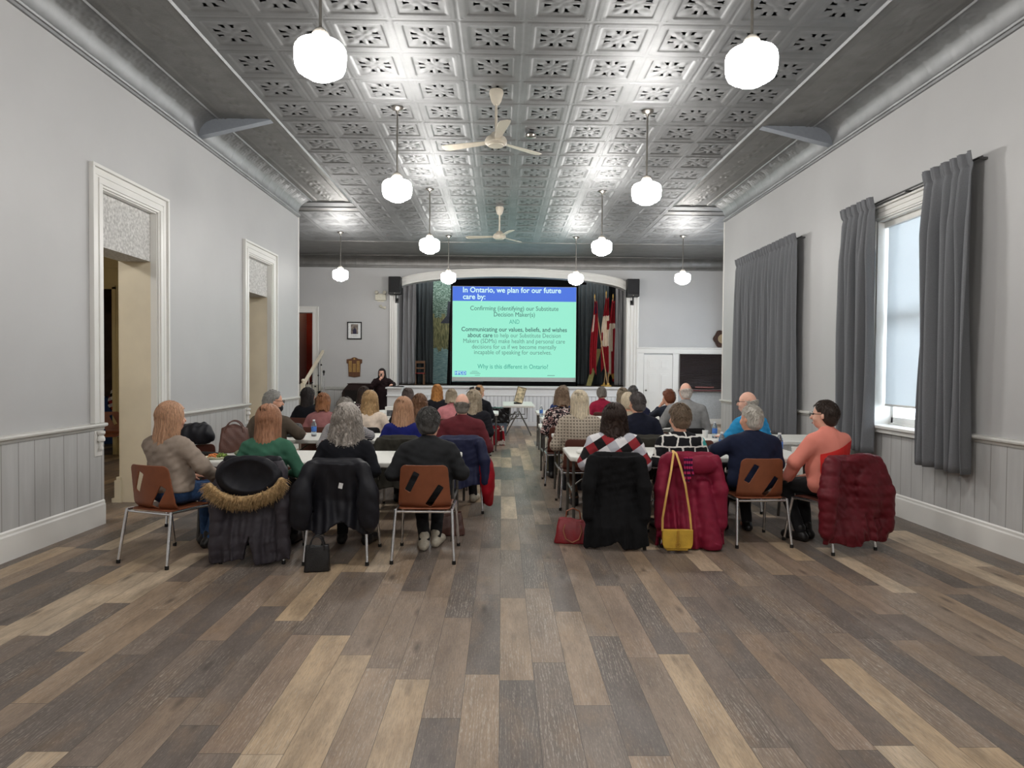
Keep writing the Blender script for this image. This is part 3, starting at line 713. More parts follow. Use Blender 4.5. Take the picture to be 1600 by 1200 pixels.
text('Confirming (identifying) our Substitute', .50, .252, .71, .19, TD, 0)
text('Decision Maker(s)', .50, .316, .33, .19, TD, 0)
text('AND', .50, .392, .082, .19, TT, 0)
text('Communicating our values, beliefs, and wishes', .50, .473, .85, .185, TD, .012)
text('about care', .125, .535, .20, .185, TD, .012, 'l')
text('to help our Substitute Decision', .335, .535, .54, .185, TG, 0, 'l')
text('Makers (SDMs) make health and personal care', .50, .596, .82, .185, TG, 0)
text('decisions for us if we become mentally', .50, .656, .68, .185, TG, 0)
text('incapable of speaking for ourselves.', .49, .714, .625, .185, TG, 0)
text('Why is this different in Ontario?', .49, .865, .57, .19, TT, .008)
lb = E('slide logo blue', (84, 140, 214)); lw = E('slide logo white', (190, 240, 236))
m = MB()
for i in range(4): x = SX0 + SW * (.022 + i * .024); m.box(x, -.006, SZ1 - SHh * .935, x + SW * .021, -.004, SZ1 - SHh * .893)
lg = m.build('slide_logo', lb, scr); text('HPCO', .068, .928, .086, .13, lw, .01, 'c', 'logo_letters', lg)
m = MB()
for z, x, w in ((.893, .16, .045), (.906, .145, .075), (.918, .145, .085), (.935, .185, .04)): m.box(SX0 + SW * x, -.006, SZ1 - SHh * (z + .004), SX0 + SW * (x + w), -.004, SZ1 - SHh * z)
m.build('slide_small_print', TG, lg)
MB().box(SX0 + SW * .77, -.006, SZ1 - SHh * .938, SX0 + SW * .83, -.004, SZ1 - SHh * .932).build('slide_footer', TG, scr)

# flags
RF = M('flag red cloth', (150, 20, 34), .8, var=.15, vs=12); WF = M('flag white cloth', (226, 214, 196), .8, var=.06, vs=12); NV = M('flag blue cloth', (36, 40, 92), .8); GOLD = M('gilt fringe', (196, 160, 84), .5, .4, var=.2); WOODL = M('pale wood pole', (170, 138, 96), .5, var=.12)
def flag(name, x, y, ztop, zfoot, dx, zs, label, w=.26, seed=1, lean=0):
    # zs: list of (z, material index) bands from the top down
    t = empty(name, (x, y, 1.1)); tag(t, label, 'flag', 'flags standing on the stage')
    m = MB(); m.tube([(lean, 0, 0), (0, 0, ztop - 1.1)], .016, 8); m.build('pole', WOODL, t, smooth=True)
    m = MB(); m.lathe([(0, .0), (.02, .02), (.012, .05), (.022, .08), (.0, .16)], 10, (0, 0, ztop - 1.1)); m.build('finial', GOLD, t, smooth=True)
    m = MB(); m.lathe([(0, 0), (.10, 0), (.09, .03), (.04, .05), (.03, .10), (0, .10)], 16, (lean, 0, 0)); m.build('base', GOLD, t, smooth=True)
    r = np.random.default_rng(seed); nu, nz_ = 44, 60
    zt, zb = ztop - .12 - 1.1, zs[-1][0] - 1.1
    U, Z = np.meshgrid(np.linspace(0, 1, nu), np.linspace(0, 1, nz_), indexing='ij')
    wd = w * (.35 + .65 * np.clip(Z * 2.5, 0, 1))
    X = dx * Z * .25 + (U - .45) * wd + .02 * np.sin(Z * 5 + seed); Y = -.05 - .045 * np.sin(U * 20 + seed + Z * 1.5) - .02 * np.sin(U * 9)
    zv = zt + (zb - zt) * (Z - .06 * np.abs(U - .5) * (1 - Z) + .05 * np.sin(U * 7 + seed) * Z)
    v = np.stack([X, Y, zv], 2).reshape(-1, 3); i, j = np.meshgrid(np.arange(nu - 1), np.arange(nz_ - 1), indexing='ij'); q = (i * nz_ + j).ravel(); f = np.stack([q, q + 1, q + nz_ + 1, q + nz_], 1)
    fz = zv[:-1, :-1].ravel() + 1.1; fu = U[:-1, :-1].ravel(); mi = np.zeros(len(f), int); last = ztop
    for z, k, *rg in zs:
        sel = (fz <= last) & (fz > z)
        mi[sel] = k
        last = z
    for z0, z1, u0, u1, k in [q for q in FX.get(name + str(seed), [])]: mi[(fz > z0) & (fz < z1) & (fu > u0) & (fu < u1)] = k
    o = np_mesh('cloth', v, f, [RF, WF, NV, GOLD], t, mi=mi); s_ = o.modifiers.new('thick', 'SOLIDIFY'); s_.thickness = .006
FX = {'flag1': [(2.75, 3.25, .1, .35, 1), (3.3, 3.6, .35, .75, 2)], 'flag2': [(2.85, 3.1, .62, 1, 0), (2.5, 2.75, 0, .2, 0)], 'flag3': [(1.5, 2.2, .0, .35, 1), (2.2, 2.9, .55, 1, 0), (1.35, 1.5, 0, 1, 3)]}
flag('flag', 2.76, 19.72, 3.72, 1.1, -.15, [(3.3, 0), (1.55, 0)], 'dark red ensign with white and blue bits, leftmost of the three stage flags', .2, 1, .42)
flag('flag', 3.15, 20.02, 3.85, 1.1, -.15, [(3.25, 0), (2.33, 1), (1.62, 0)], 'red and white flag hanging in the middle of the three stage flags', .24, 2, .10)
flag('flag', 3.42, 20.38, 3.8, 1.1, -.15, [(3.05, 0), (2.2, 1), (1.35, 0)], 'red and white flag with gold fringe, rightmost of the stage flags', .23, 3, -.25)
for i, (x0, x1, l) in enumerate(((2.62, 2.95, 'pale wooden pole leaning behind the left flag'),)):
    m = MB(); m.prism([(x0, 1.1), (x0 + .16, 1.1), (x1 + .14, 2.25), (x1, 2.25)], 20.45, 20.5); tag(m.build('leaning_board', M('yellow green board', (146, 140, 86), .7, var=.2), bevel=.004), 'yellowish board leaning against the dark curtain behind the flags', 'board')
# wooden chair at the left of the stage
t = empty('stage_chair', (-2.52, 20.27, 1.1)); t.scale = (.78, .78, .78); tag(t, 'small red seated wooden chair on stage by the dark left curtain', 'chair')
WD = M('chair wood', (104, 74, 50), .6, var=.2)
for sx in (-.17, .17):
    MB().box(sx - .018, -.17, 0, sx + .018, -.135, .45).build('leg', WD, t); MB().box(sx - .018, .14, 0, sx + .018, .175, .95).build('leg', WD, t)
MB().box(-.2, -.2, .43, .2, .18, .47).build('seat', M('red seat', (128, 42, 40), .6), t, bevel=.01)
m = MB(); m.box(-.17, .145, .84, .17, .17, .94); m.box(-.17, .145, .62, .17, .17, .68); m.build('backrest', WD, t, bevel=.006)

# loudspeakers, emergency light, picture, plaque
def speaker(x, label):
    t = empty('loudspeaker', (x, YB - .12, 4.0)); tag(t, label, 'loudspeaker', 'wall loudspeakers beside the arch')
    m = MB(); m.prism([(-.18, -.26), (.18, -.26), (.18, .26), (-.18, .26)], -.26, .0); m.build('cabinet', BLACK, t, bevel=.02)
    m = MB(); m.box(-.165, -.268, -.2, .165, -.258, .245); m.build('grille', M('speaker grille', (30, 30, 32), .7, bump=.5, bs=900), t, bevel=.006)
    m = MB(); m.lathe([(0, 0), (.012, 0), (.012, .006), (0, .008)], 10); h = m.build('badge', BRUSHED, t); h.location = (.0, -.262, -.225); h.rotation_euler = (R(90), 0, 0)
    m = MB(); m.tube([(0.02, -.1, -.25), (0.02, -.1, -.36), (.02, .05, -.42)], .022, 8); m.box(-.03, .04, -.48, .07, .07, -.34); m.build('bracket', BLACK, t)
speaker(-3.13, 'black wall loudspeaker above the left end of the stage arch'); speaker(3.82, 'black wall loudspeaker above the right end of the stage arch')
t = empty('emergency_light', (-3.59, YB, 3.68)); tag(t, 'cream emergency light box with two lamp heads left of the arch', 'emergency light')
IV = M('ivory plastic', (208, 204, 188), .5)
MB().box(-.155, -.1, -.085, .155, -.0, .085).build('case', IV, t, bevel=.01)
MB().box(-.1, -.012, -.12, .1, -.001, .12).build('wall_mount', IV, t)
for sx in (-.12, .12):
    T = MB(); T.lathe([(0, -.05), (.03, -.045), (.05, .0), (.052, .03), (0, .035)], 16); h = T.build('lamp_head', IV, t, smooth=True); h.location = (sx, -.07, .14); h.rotation_euler = (R(70), 0, 0)
t = empty('small_lamp_heads', (-3.52, YB, 3.38)); tag(t, 'pair of small ivory lamp heads on the wall under the emergency light', 'emergency light')
for sx in (-.06, .05):
    T = MB(); T.lathe([(0, -.04), (.03, -.03), (.042, .02), (0, .03)], 14); h = T.build('lamp_head', IV, t, smooth=True); h.location = (sx, -.06, .02 - sx * .4); h.rotation_euler = (R(60), R(-40 if sx < 0 else 30), 0)
MB().box(-.06, -.03, -.01, .06, 0, .03).build('mount', IV, t)
t = empty('framed_picture', (-4.365, YB, 2.70)); tag(t, 'black framed portrait photograph hanging on the left stage wall', 'picture')
m = MB()
for a in ((-.215, -.26, -.185, .26), (.185, -.26, .215, .26), (-.215, -.26, .215, -.225), (-.215, .225, .215, .26)): m.box(a[0], -.03, a[1], a[2], -.002, a[3])
m.build('frame', BLACK, t, bevel=.003)
MB().box(-.19, -.012, -.23, .19, -.004, .23).build('mat_board', M('mat board', (226, 228, 228), .6), t)
ph = MB().box(-.105, -.015, -.10, .105, -.011, .19).build('photograph', M('old photograph', (122, 112, 104), .5, var=.8, vs=14), t)
m = MB(); m.prism([(-.045, -.10), (.06, -.10), (.055, .02), (.02, .08), (-.02, .06), (-.05, 0)], -.018, -.014); m.build('dark_figure', M('photo figure', (40, 36, 62), .5), ph)
m = MB(); m.box(-.11, -.0135, -.145, .11, -.0115, -.14); m.box(-.06, -.0135, -.165, .06, -.0115, -.16); m.build('caption_lines', M('caption', (120, 120, 120), .6), t)
t = empty('honour_plaque', (-4.365, YB, 1.62)); tag(t, 'wooden honour plaque with brass name plates under the framed picture', 'plaque')
WP = M('plaque walnut', (96, 62, 40), .5, var=.2, vs=10, st=(6, 6, 1))
m = MB(); m.prism([(-.17, -.27), (.0, -.30), (.17, -.27), (.185, .1), (.23, .12), (.23, .23), (.11, .25), (.05, .285), (0, .295), (-.05, .285), (-.11, .25), (-.23, .23), (-.23, .12), (-.185, .1)], -.03, -.001); m.build('board', WP, t, bevel=.006)
BR = M('brass plates', (178, 142, 84), .45, .5, var=.25, vs=30)
m = MB()
for c in (-.115, 0, .115):
    for r_ in range(8):
        if c == 0 and r_ > 5: continue
        m.box(c - .045, -.036, -.14 + r_ * .042, c + .045, -.03, -.14 + r_ * .042 + .03)
m.build('name_plates', BR, t)
m = MB(); m.lathe([(0, 0), (.03, 0), (.026, .01), (0, .012)], 14); h = m.build('crest', BR, t); h.location = (0, -.03, .245); h.rotation_euler = (R(90), 0, 0)
t = empty('round_plaque', (6.56, YB, 2.55)); tag(t, 'dark round wreath plaque at far right, half hidden by the wall', 'plaque')
m = MB(); n = 26; m.prism([((.26 + .02 * math.cos(i * PI * 2 / 13 * 3)) * math.cos(2 * PI * i / n), (.26 + .02 * math.cos(i * PI * 2 / 13 * 3)) * math.sin(2 * PI * i / n)) for i in range(n)], -.06, -.002); m.build('wreath', M('dark wreath', (66, 44, 36), .7, var=.6, vs=30), t, bevel=.01)
m = MB(); m.prism([(.14 * math.cos(2 * PI * i / 20), .14 * math.sin(2 * PI * i / 20)) for i in range(20)], -.07, -.055); m.build('disc', M('plaque disc', (168, 150, 120), .6), t)

# stair to the stage door with railing
t = empty('stage_stair', (-5.9, 17.7, 0)); tag(t, 'narrow stair climbing to the red stage door', 'stairs')
m = MB()
for i in range(6): m.box(-.68, .0 + i * .31, 0, .55, 1.88, .183 * (i + 1))
m.build('steps', M('stair paint', (186, 182, 170), .6), t)
t = empty('stair_railing', (-5.29, 17.7, 0)); tag(t, 'white stair railing with iron balusters below the red doorway', 'railing')
m = MB(); m.box(-.05, -.12, 0, .05, -.02, 1.18); m.lathe([(0, 1.30), (.035, 1.285), (.05, 1.25), (.035, 1.21), (.02, 1.195), (.06, 1.185), (.06, 1.17), (0, 1.17)], 16, (0, -.07, 0)); m.build('newel_post', CREAM, t, bevel=.004)
m = MB(); m.prism([(-.04, 1.10), (-.04, 1.19), (1.88, 2.12), (1.88, 2.03)], -.035, .035, 'x'); m.build('handrail', CREAM, t, bevel=.008)
for i in range(6):
    m = MB(); y = .15 + i * .31; zt = 1.14 + (y + .04) / 1.92 * .93; m.tube([(0, y, .183 * (i + 1)), (0, y, zt)], .011, 8); b = m.build('baluster', M('baluster white', (190, 188, 180), .5) if i % 2 else BLACK, t, smooth=True)
    m = MB(); m.lathe([(0, -.04), (.03, 0), (0, .04)], 10, (0, y, (.183 * (i + 1) + zt) / 2 + (i % 3 - 1) * .14)); m.build('collar', BLACK, b)
t = empty('microphone_stand', (-5.0, 18.6, 0)); tag(t, 'thin chrome microphone stand before the left stage wall', 'microphone stand')
m = MB(); m.lathe([(0, 0), (.13, 0), (.13, .015), (.03, .03), (0, .03)], 20); m.build('base', BLACK, t)
MB().tube([(0, 0, .02), (0, 0, 1.38)], .012, 8).build('pole', CHROME, t, smooth=True)
m = MB(); m.lathe([(0, 1.37), (.014, 1.38), (.018, 1.44), (.03, 1.46), (.034, 1.49), (.025, 1.52), (0, 1.53)], 14); m.build('microphone', BLACK, t, smooth=True)
# upright piano
t = empty('upright_piano', (-4.05, 18.55, 0)); tag(t, 'dark upright piano with sloped end standing before the left stage wall', 'piano')
PW = M('dark piano wood', (40, 26, 24), .3, var=.25, vs=8, st=(1, 1, 5))
m = MB(); m.prism([(-.44, 0), (.42, 0), (.42, 1.14), (-.26, 1.14), (-.40, .98), (-.44, .9)], 0, .6); m.build('case', PW, t, bevel=.01)
MB().box(-.28, -.02, 1.14, .44, .62, 1.165).build('lid', PW, t, bevel=.006)
m = MB(); m.box(-.36, -.012, .62, .36, 0, .98); m.build('front_panel', M('piano recess', (20, 14, 14), .3), t)
m = MB(); m.box(-.4, -.2, .56, .4, 0, .64); m.build('keyboard_shelf', PW, t, bevel=.006)
# lectern and laptop
t = empty('lectern', (-2.85, 17.55, 0)); tag(t, 'white panelled lectern at the left end of the stage front', 'lectern')
MB().box(-.16, -.2, 0, .2, .22, 1.06).build('body', STF, t, bevel=.006)
m = MB(); m.box(-.2, -.24, 1.06, .24, .26, 1.10); m.box(-.18, -.22, .86, .22, .24, .89); m.build('top_moulding', STF, t, bevel=.006)
t = empty('laptop', (-2.735, 17.54, 1.10)); tag(t, 'black laptop lying on the white lectern', 'laptop')
MB().box(-.13, -.1, 0.001, .13, .1, .018).build('base', BLACK, t, bevel=.004); MB().box(-.13, -.1, .019, .13, .1, .028).build('lid', BLACK, t, bevel=.004)

# unseen strip lights added behind the arch top to brighten backdrop and curtains
STL = bpy.data.materials.new('added stage light glass'); STL.use_nodes = True; p = STL.node_tree.nodes['Principled BSDF']; p.inputs['Emission Color'].default_value = (1, .94, .86, 1); p.inputs['Emission Strength'].default_value = STAGE
for x, l in ((-2.2, 'left'), (2.9, 'right')):
    t = empty('added_stage_light', (x, YB + .62, 4.95)); tag(t, 'unseen strip light added behind the %s shoulder of the stage arch' % l, 'added light', 'added stage strip lights')
    m = MB(); m.box(-.5, -.16, 0, .5, .16, .09); m.build('housing', BLACK, t); MB().box(-.46, -.14, -.012, .46, .14, -.001).build('lens', STL, t)
    for q in (-.4, .4): MB().box(q - .01, -.01, .09, q + .01, .01, .95).build('hanger', STEEL, t)
# ---------------------------------------------------------------- tables
TOPW = M('white moulded table plastic', (226, 226, 220), .45, var=.02, bump=.08, bs=300)
LEGG = M('grey table leg enamel', (96, 94, 90), .4, .4, var=.08)
def make_table(L, D):
    t = empty('folding_table')
    m = MB(); c = .06
    m.prism([(-L / 2 + c, -D / 2), (L / 2 - c, -D / 2), (L / 2, -D / 2 + c), (L / 2, D / 2 - c), (L / 2 - c, D / 2), (-L / 2 + c, D / 2), (-L / 2, D / 2 - c), (-L / 2, -D / 2 + c)], .692, .74, 'z')
    m.build('tabletop', TOPW, t, smooth=True, bevel=.012, seg=3)
    for sx in (-1, 1):
        x = sx * (L / 2 - .05)
        for sy in (-1, 1):
            MB().tube([(x, sy * D * .30, .70), (x, sy * D * .36, .12), (x, sy * D * .38, .0)], .0155, 10).build('leg', LEGG, t, smooth=True)
        MB().tube([(x, -D * .335, .36), (x, D * .335, .36)], .012, 8).build('crossbar', LEGG, t, smooth=True)
        MB().tube([(x, 0, .36), (x - sx * .42, 0, .68)], .01, 8).build('brace', LEGG, t, smooth=True)
    return t
tbl = make_table(2.44, .88)
ROWS = {'L': [(-2.86 + 1.24, 5.98), (-1.62, 7.86), (-1.36, 9.42), (-1.42, 11.02), (-1.28, 12.72)], 'R': [(1.90, 6.44), (1.89, 8.02), (1.80, 9.58), (1.92, 11.36), (1.92, 12.95)]}
NTH = ['nearest', 'second', 'third', 'fourth', 'farthest']
for sd, nm in (('L', 'left'), ('R', 'right')):
    for i, (x, y) in enumerate(ROWS[sd]):
        o = tbl if (sd, i) == ('L', 0) else copy_tree(tbl)
        o.location = (x, y + .44, 0)
        tag(o, 'white folding table, %s of the five rows in the %s block' % (NTH[i], nm), 'table', 'white folding tables')
o = copy_tree(tbl); o.location = (3.66, 8.46, 0); o.scale = (.42, 1, 1); tag(o, 'short white folding table by the closed curtains in the second right row', 'table', 'white folding tables')
ft = empty('display_table', (.41, 16.5, 0)); tag(ft, 'white folding table standing alone in the aisle in front of the stage', 'table')
m = MB(); m.prism([(-.34, -1.0), (.34, -1.0), (.38, -.96), (.38, .96), (.34, 1.0), (-.34, 1.0), (-.38, .96), (-.38, -.96)], .692, .74, 'z'); m.build('tabletop', TOPW, ft, smooth=True, bevel=.012)
for sy in (-1, 1):
    y = sy * .74
    for sx in (-1, 1): MB().tube([(sx * .05, y, .50), (sx * .2, y, .22), (sx * .30, y, .03), (sx * .30, y, 0)], .014, 8).build('leg', LEGG, ft, smooth=True)
    MB().tube([(-.2, y, .70), (-.2, y, .42), (.2, y, .42), (.2, y, .70)], .013, 8).build('crossbar', LEGG, ft, smooth=True)
    MB().tube([(0, y, .69), (0, y, .48), (-.19, y, .38)], .012, 8).build('brace', LEGG, ft, smooth=True)

# ---------------------------------------------------------------- chairs
SHELL = M('brown chair plastic', (134, 78, 52), .42, var=.14, vs=6, bump=.05, bs=400)
SHELLD = M('dark brown chair plastic', (92, 52, 42), .42, var=.12, vs=6, bump=.05, bs=400)
BLKV = M('black chair vinyl', (24, 23, 25), .5, var=.15)
def shell_back(slots):
    s = SDF((-.26, -.36, .40), (.26, -.12, .85), .0042)
    def fn(x, y, z):
        yc = -.205 - .055 * np.clip((z - .42) / .38, 0, 1.2) + .85 * x * x + .10 * np.clip((.50 - z) / .1, 0, 1) ** 2
        w = .222 - .028 * np.clip((z - .45) / .35, 0, 1.2)
        d1 = np.abs(y - yc) - .0062
        qx, qz = np.abs(x) - w + .045, np.abs(z - .615) - .19 + .045
        d2 = np.sqrt(np.maximum(qx, 0) ** 2 + np.maximum(qz, 0) ** 2) + np.minimum(np.maximum(qx, qz), 0) - .045
        return np.maximum(d1, d2)
    s.add(fn, (-.24, -.34, .42), (.24, -.13, .82), .001)
    if slots:
        for c, a, L, W in (((-.098, .665), 27, .088, .026), ((.085, .545), 33, .10, .026)):
            Rm = rotm(0, R(a), 0); s.box((c[0], -.24, c[1]), (W, .2, L), .008, .001, Rm, op='s')
    v, f = s.mesh(); return smooth_v(v, f, 1), f
def shell_seat():
    s = SDF((-.26, -.26, .36), (.26, .28, .48), .0045)
    def fn(x, y, z):
        zc = .438 + .25 * x * x * 0 - .9 * np.clip(y - .15, 0, 1) ** 2 * 6 - .02 * np.exp(-((y + .02) / .12) ** 2) * (1 - (x / .2) ** 2) * .4
        d1 = np.abs(z - zc) - .0065
        qx, qy = np.abs(x) - .215 + .05, np.abs(y) - .222 + .05
        return np.maximum(d1, np.sqrt(np.maximum(qx, 0) ** 2 + np.maximum(qy, 0) ** 2) + np.minimum(np.maximum(qx, qy), 0) - .05)
    s.add(fn, (-.23, -.23, .38), (.23, .23, .46), .001)
    v, f = s.mesh(); return smooth_v(v, f, 1), f
SEAT = shell_seat(); BACK1 = shell_back(True); BACK0 = shell_back(False)
def make_chair(name, mat, back):
    t = empty(name)
    np_mesh('backrest', *back, mat, t); np_mesh('seat', *SEAT, mat, t)
    for sx in (-1, 1):
        for nm, a, b in (('leg', (.232 * sx, -.235, .435), (.255 * sx, -.30, .012)), ('leg', (.232 * sx, .19, .425), (.255 * sx, .265, .012))):
            o = MB().tube([a, b], .0125, 12).build(nm, CHROME, t, smooth=True)
            MB().tube([(b[0] - .0006 * sx, b[1] + .001, .03), (b[0], b[1], 0)], .016, 12).build('rubber_foot', BLACK, o, smooth=True)
        MB().tube([(.232 * sx, -.235, .43), (.232 * sx, .19, .42)], .0115, 10).build('side_rail', CHROME, t, smooth=True)
    MB().tube([(-.232, -.225, .415), (.232, -.225, .415)], .010, 10).build('crossbar', CHROME, t, smooth=True)
    MB().tube([(-.232, .17, .41), (.232, .17, .41)], .010, 10).build('crossbar', CHROME, t, smooth=True)
    return t
CH = {'slot': make_chair('moulded_chair', SHELL, BACK1), 'plain': make_chair('moulded_chair', SHELLD, BACK0), 'black': make_chair('moulded_chair', BLKV, BACK0)}
used = set()
def chair(kind, x, y, rot, label):
    o = CH[kind] if kind not in used else copy_tree(CH[kind]); used.add(kind)
    o.location = (x, y, 0); o.rotation_euler = (0, 0, R(rot)); tag(o, label, 'chair', 'moulded chairs at the tables'); return o

# ---------------------------------------------------------------- people
SKIN = M('skin', (214, 160, 134), .55, var=.07, vs=18)
SKINP = M('fair skin', (226, 176, 154), .55, var=.07, vs=18)
EYEM = M('eye dark', (40, 32, 30), .3)
def hairm(name, c, var=.35):
    if name in MC: return MC[name]
    g = NT(name); n = g.noise(26, g.map((5, 5, .8)), 4, .6); n2 = g.noise(7, None, 3)
    c1 = g.ramp(n, [(.28, lin(c, .45)), (.5, lin(c)), (.72, lin(c, 1 + var))]); c1 = g.mix(g.mt('MULTIPLY', n2, .35), c1, lin(c, .6))
    g.base(c1, .5, 0, .3); g.bump(n, .25, .006); MC[name] = g.m; return g.m
SH_BLACK = M('black shoe', (24, 22, 22), .45); SH_BRN = M('brown leather shoe', (82, 52, 38), .5, var=.2); SH_GREY = M('pale sneaker', (176, 168, 152), .6, var=.2)
JEAN = M('blue denim', (50, 80, 122), .9, var=.25, vs=30, bump=.3, bs=600); JEAND = M('dark denim', (42, 52, 78), .9, var=.2, vs=30)
BLKT = M('black trouser cloth', (22, 22, 25), .9, var=.2, vs=20); GRYT = M('grey trouser cloth', (74, 74, 78), .9, var=.15); BRNT = M('brown trouser cloth', (98, 74, 58), .9, var=.15)

def hand(s, w, d, n, side, curl=.5, sc=1.0):
    # fingers grown into field s from wrist w along d, palm facing n; side +1 puts the thumb at d x n
    d = np.array(d, float); d /= np.linalg.norm(d); n = np.array(n, float); n -= d * n.dot(d); n /= np.linalg.norm(n); u = np.cross(d, n) * side
    w = np.array(w, float); P = lambda a, b, c: w + (d * a + u * b + n * c) * sc
    s.cap(P(-.02, 0, 0), P(.02, 0, 0), .026 * sc, .027 * sc, .01)
    for b in (-.027, -.009, .010, .028): s.cap(P(.025, b * .7, 0), P(.088, b, .002), .015 * sc, .0125 * sc, .012)
    for b, L in ((.030, .066), (.0105, .075), (-.0095, .070), (-.029, .054)):
        q = [P(.088, b, .002)]; a = curl * .55; pos = np.array([.088, b, .002]); ang = 0
        for k, fr in enumerate((.45, .32, .25)):
            ang += a * (1 + .35 * k) * (1.0 if b > 0 else 1.12)
            pos = pos + np.array([math.cos(ang) * L * fr, b * .10 * fr, math.sin(ang) * L * fr]); q.append(P(*pos))
        for k in range(3): s.cap(q[k], q[k + 1], (.0092 - .0009 * k) * sc, (.0086 - .001 * k) * sc, .003)
    s.cap(P(.018, .022, .006), P(.05, .05, .02), .0135 * sc, .0105 * sc, .008); s.cap(P(.05, .05, .02), P(.078, .052, .032), .0105 * sc, .0085 * sc, .003)

def build_hair(st, mat, parent, hc, Rh, seed, near, length=.2, vol=1.0, curl=0., flare=.04):
    r = np.random.default_rng(seed); h = .0062 if near else .0085
    a, b, c = .082 * vol, .102 * vol, .108 * (1 + (vol - 1) * .6)
    cz = .012
    zl = -.14 - (length if st in ('long', 'bob') else 0)
    s = SDF((-.2, -.24, zl - .06), (.2, .17, .19), h)
    if st in ('short', 'bald', 'crop'):
        s.ell((0, -.008, cz), (a, b, c), .01); s.ell((0, -.04, -.045), (.066 * vol, .06 * vol, .06), .03)
        w1, w2 = wob(seed, 95), wob(seed + 1, 230)
        am = .004 if st != 'short' else .0075
        s.disp(lambda x, y, z: am * w1(x, y, z * .5) + .45 * am * w2(x, y, z * .5))
        s.cut(lambda x, y, z: np.maximum(np.maximum(y - .052 - .55 * np.clip(z - .06, -.2, .1), -.096 - z), np.minimum(y + .0 - .006 + 0 * z, .028 - z) * np.where(np.abs(x) > .045, 1, -1) - np.where(np.abs(x) > .045, 0, 1)))
        if st == 'bald':
            s.cut(lambda x, y, z: z - .030 - .012 * np.sin(y * 40))
            s.disp(lambda x, y, z: .003 + 0 * x * y * z)
    else:
        s.ell((0, -.006, cz + .002), (a, b, c), .01)
        L = length; wl = wob(seed, 60); wc = wob(seed + 2, 75)
        def drape(x, y, z):
            t = np.clip(-z / (L + .09), 0, 1)
            ww = a * (1.0 + flare * 6 * t); dd = b * (.80 - .12 * t)
            yc = -.018 - .030 * t
            k = np.sqrt((x / ww) ** 2 + ((y - yc) / dd) ** 2); d = (k - 1) * np.minimum(ww, dd)
            return np.maximum(np.maximum(d, z - .02), -(z + L + .085 + .012 * np.sin(x * 55 + seed) + .008 * np.sin(x * 120)))
        s.add(drape, (-.17, -.17, -L - .12), (.17, .1, .03), .03)
        ang = lambda x, y: np.arctan2(x, -(y - .0))
        if curl < .3: s.disp(lambda x, y, z: .0035 * np.sin(ang(x, y) * 26 + 2.5 * wl(x, y, z * .35)) + .003 * wl(x, y, z * .4))
        else: s.disp(lambda x, y, z: .007 * curl * wc(x, y, z) + .006 * curl * np.sin(ang(x, y) * 15 + 3 * np.sin(z * 46 + 3 * wl(x, y, z))))
        # open the face
        s.cut(lambda x, y, z: np.minimum(np.minimum(y - .028 - .5 * np.clip(z - .045, -.03, .12), .068 - z), 1) + 0 * x)
    v, f = s.mesh(); v = smooth_v(v, f, 1, .4)
    N = {'long': 520, 'bob': 460, 'short': 420, 'bald': 110, 'crop': 260}[st] if near else {'long': 150, 'bob': 130, 'short': 90, 'bald': 0, 'crop': 60}[st]
    if N:
        n = 14; t = np.linspace(0, 1, n)[None, :]
        if st in ('long', 'bob'):
            az = r.uniform(-2.15, 2.15, (N, 1)); p0 = r.uniform(.12, 1.2, (N, 1)); tot = (1.57 - p0) * .1 + length + .085 + r.uniform(-.05, .018, (N, 1))
            sd = t * tot; arc = (1.57 - p0) * .1
            th = np.minimum(p0 + sd / .1, 1.57); dn = np.maximum(sd - arc, 0); tt = np.clip(dn / (length + .09), 0, 1)
            off = .002 + r.uniform(-.003, .005, (N, 1))
            rx = (a + off) * (1 + flare * 6 * tt); ry = (b + off) * (1 - .2 * np.clip(dn / .05, 0, 1) - .1 * tt)
            ph = r.uniform(0, 6.28, (N, 1)); ca = curl * .016 * np.clip(sd / .12, .15, 1); fr = r.uniform(75, 120, (N, 1)) if curl > .3 else r.uniform(18, 35, (N, 1))
            azz = az + (ca * np.sin(fr * sd + ph)) / .09 + .05 * np.sin(12 * sd + ph) * (.4 + curl)
            rad_ = ca * .8 * np.cos(fr * sd + ph)
            x = np.sin(th) * np.sin(azz) * (rx + rad_); y = -np.sin(th) * np.cos(azz) * (ry + rad_) - .008 - .03 * tt; z = cz + np.cos(th) * (c + off) - dn
            P = np.stack([x, y, z], 2); rd = np.linspace(.0042, .0012, n)
        else:
            az = r.uniform(-2.5, 2.5, (N, 1)); p0 = r.uniform(.05, 1.75, (N, 1))
            if st == 'bald': p0 = r.uniform(1.35, 1.8, (N, 1))
            th = p0 + t * (.30 if st == 'short' else .22); lift = (.002 + .006 * vol * (1 if st == 'short' else .4) * np.sin(t * 2.2)) + r.uniform(-.001, .003, (N, 1))
            azz = az + .25 * t * r.normal(size=(N, 1))
            P = np.stack([np.sin(th) * np.sin(azz) * (a + lift), -np.sin(th) * np.cos(azz) * (b + lift) - .008, cz + np.cos(th) * (c + lift)], 2); rd = np.linspace(.0036, .001, n)
            ok = (P[:, :, 2].min(1) > -.095) & (P[:, :, 1].max(1) < .05 + .4 * np.clip(P[:, :, 2].min(1), 0, .1)) & ~((np.abs(P[:, :, 0]).max(1) > .05) & (P[:, :, 1].max(1) > .0) & (P[:, :, 2].min(1) < .03))
            P = P[ok]
        if len(P): v, f = join((v, f), strands(P, rd))
    v = v * 1.10 @ np.array(Rh, np.float32).T + np.array(hc, np.float32)
    return np_mesh('hair', v, f, mat, parent)

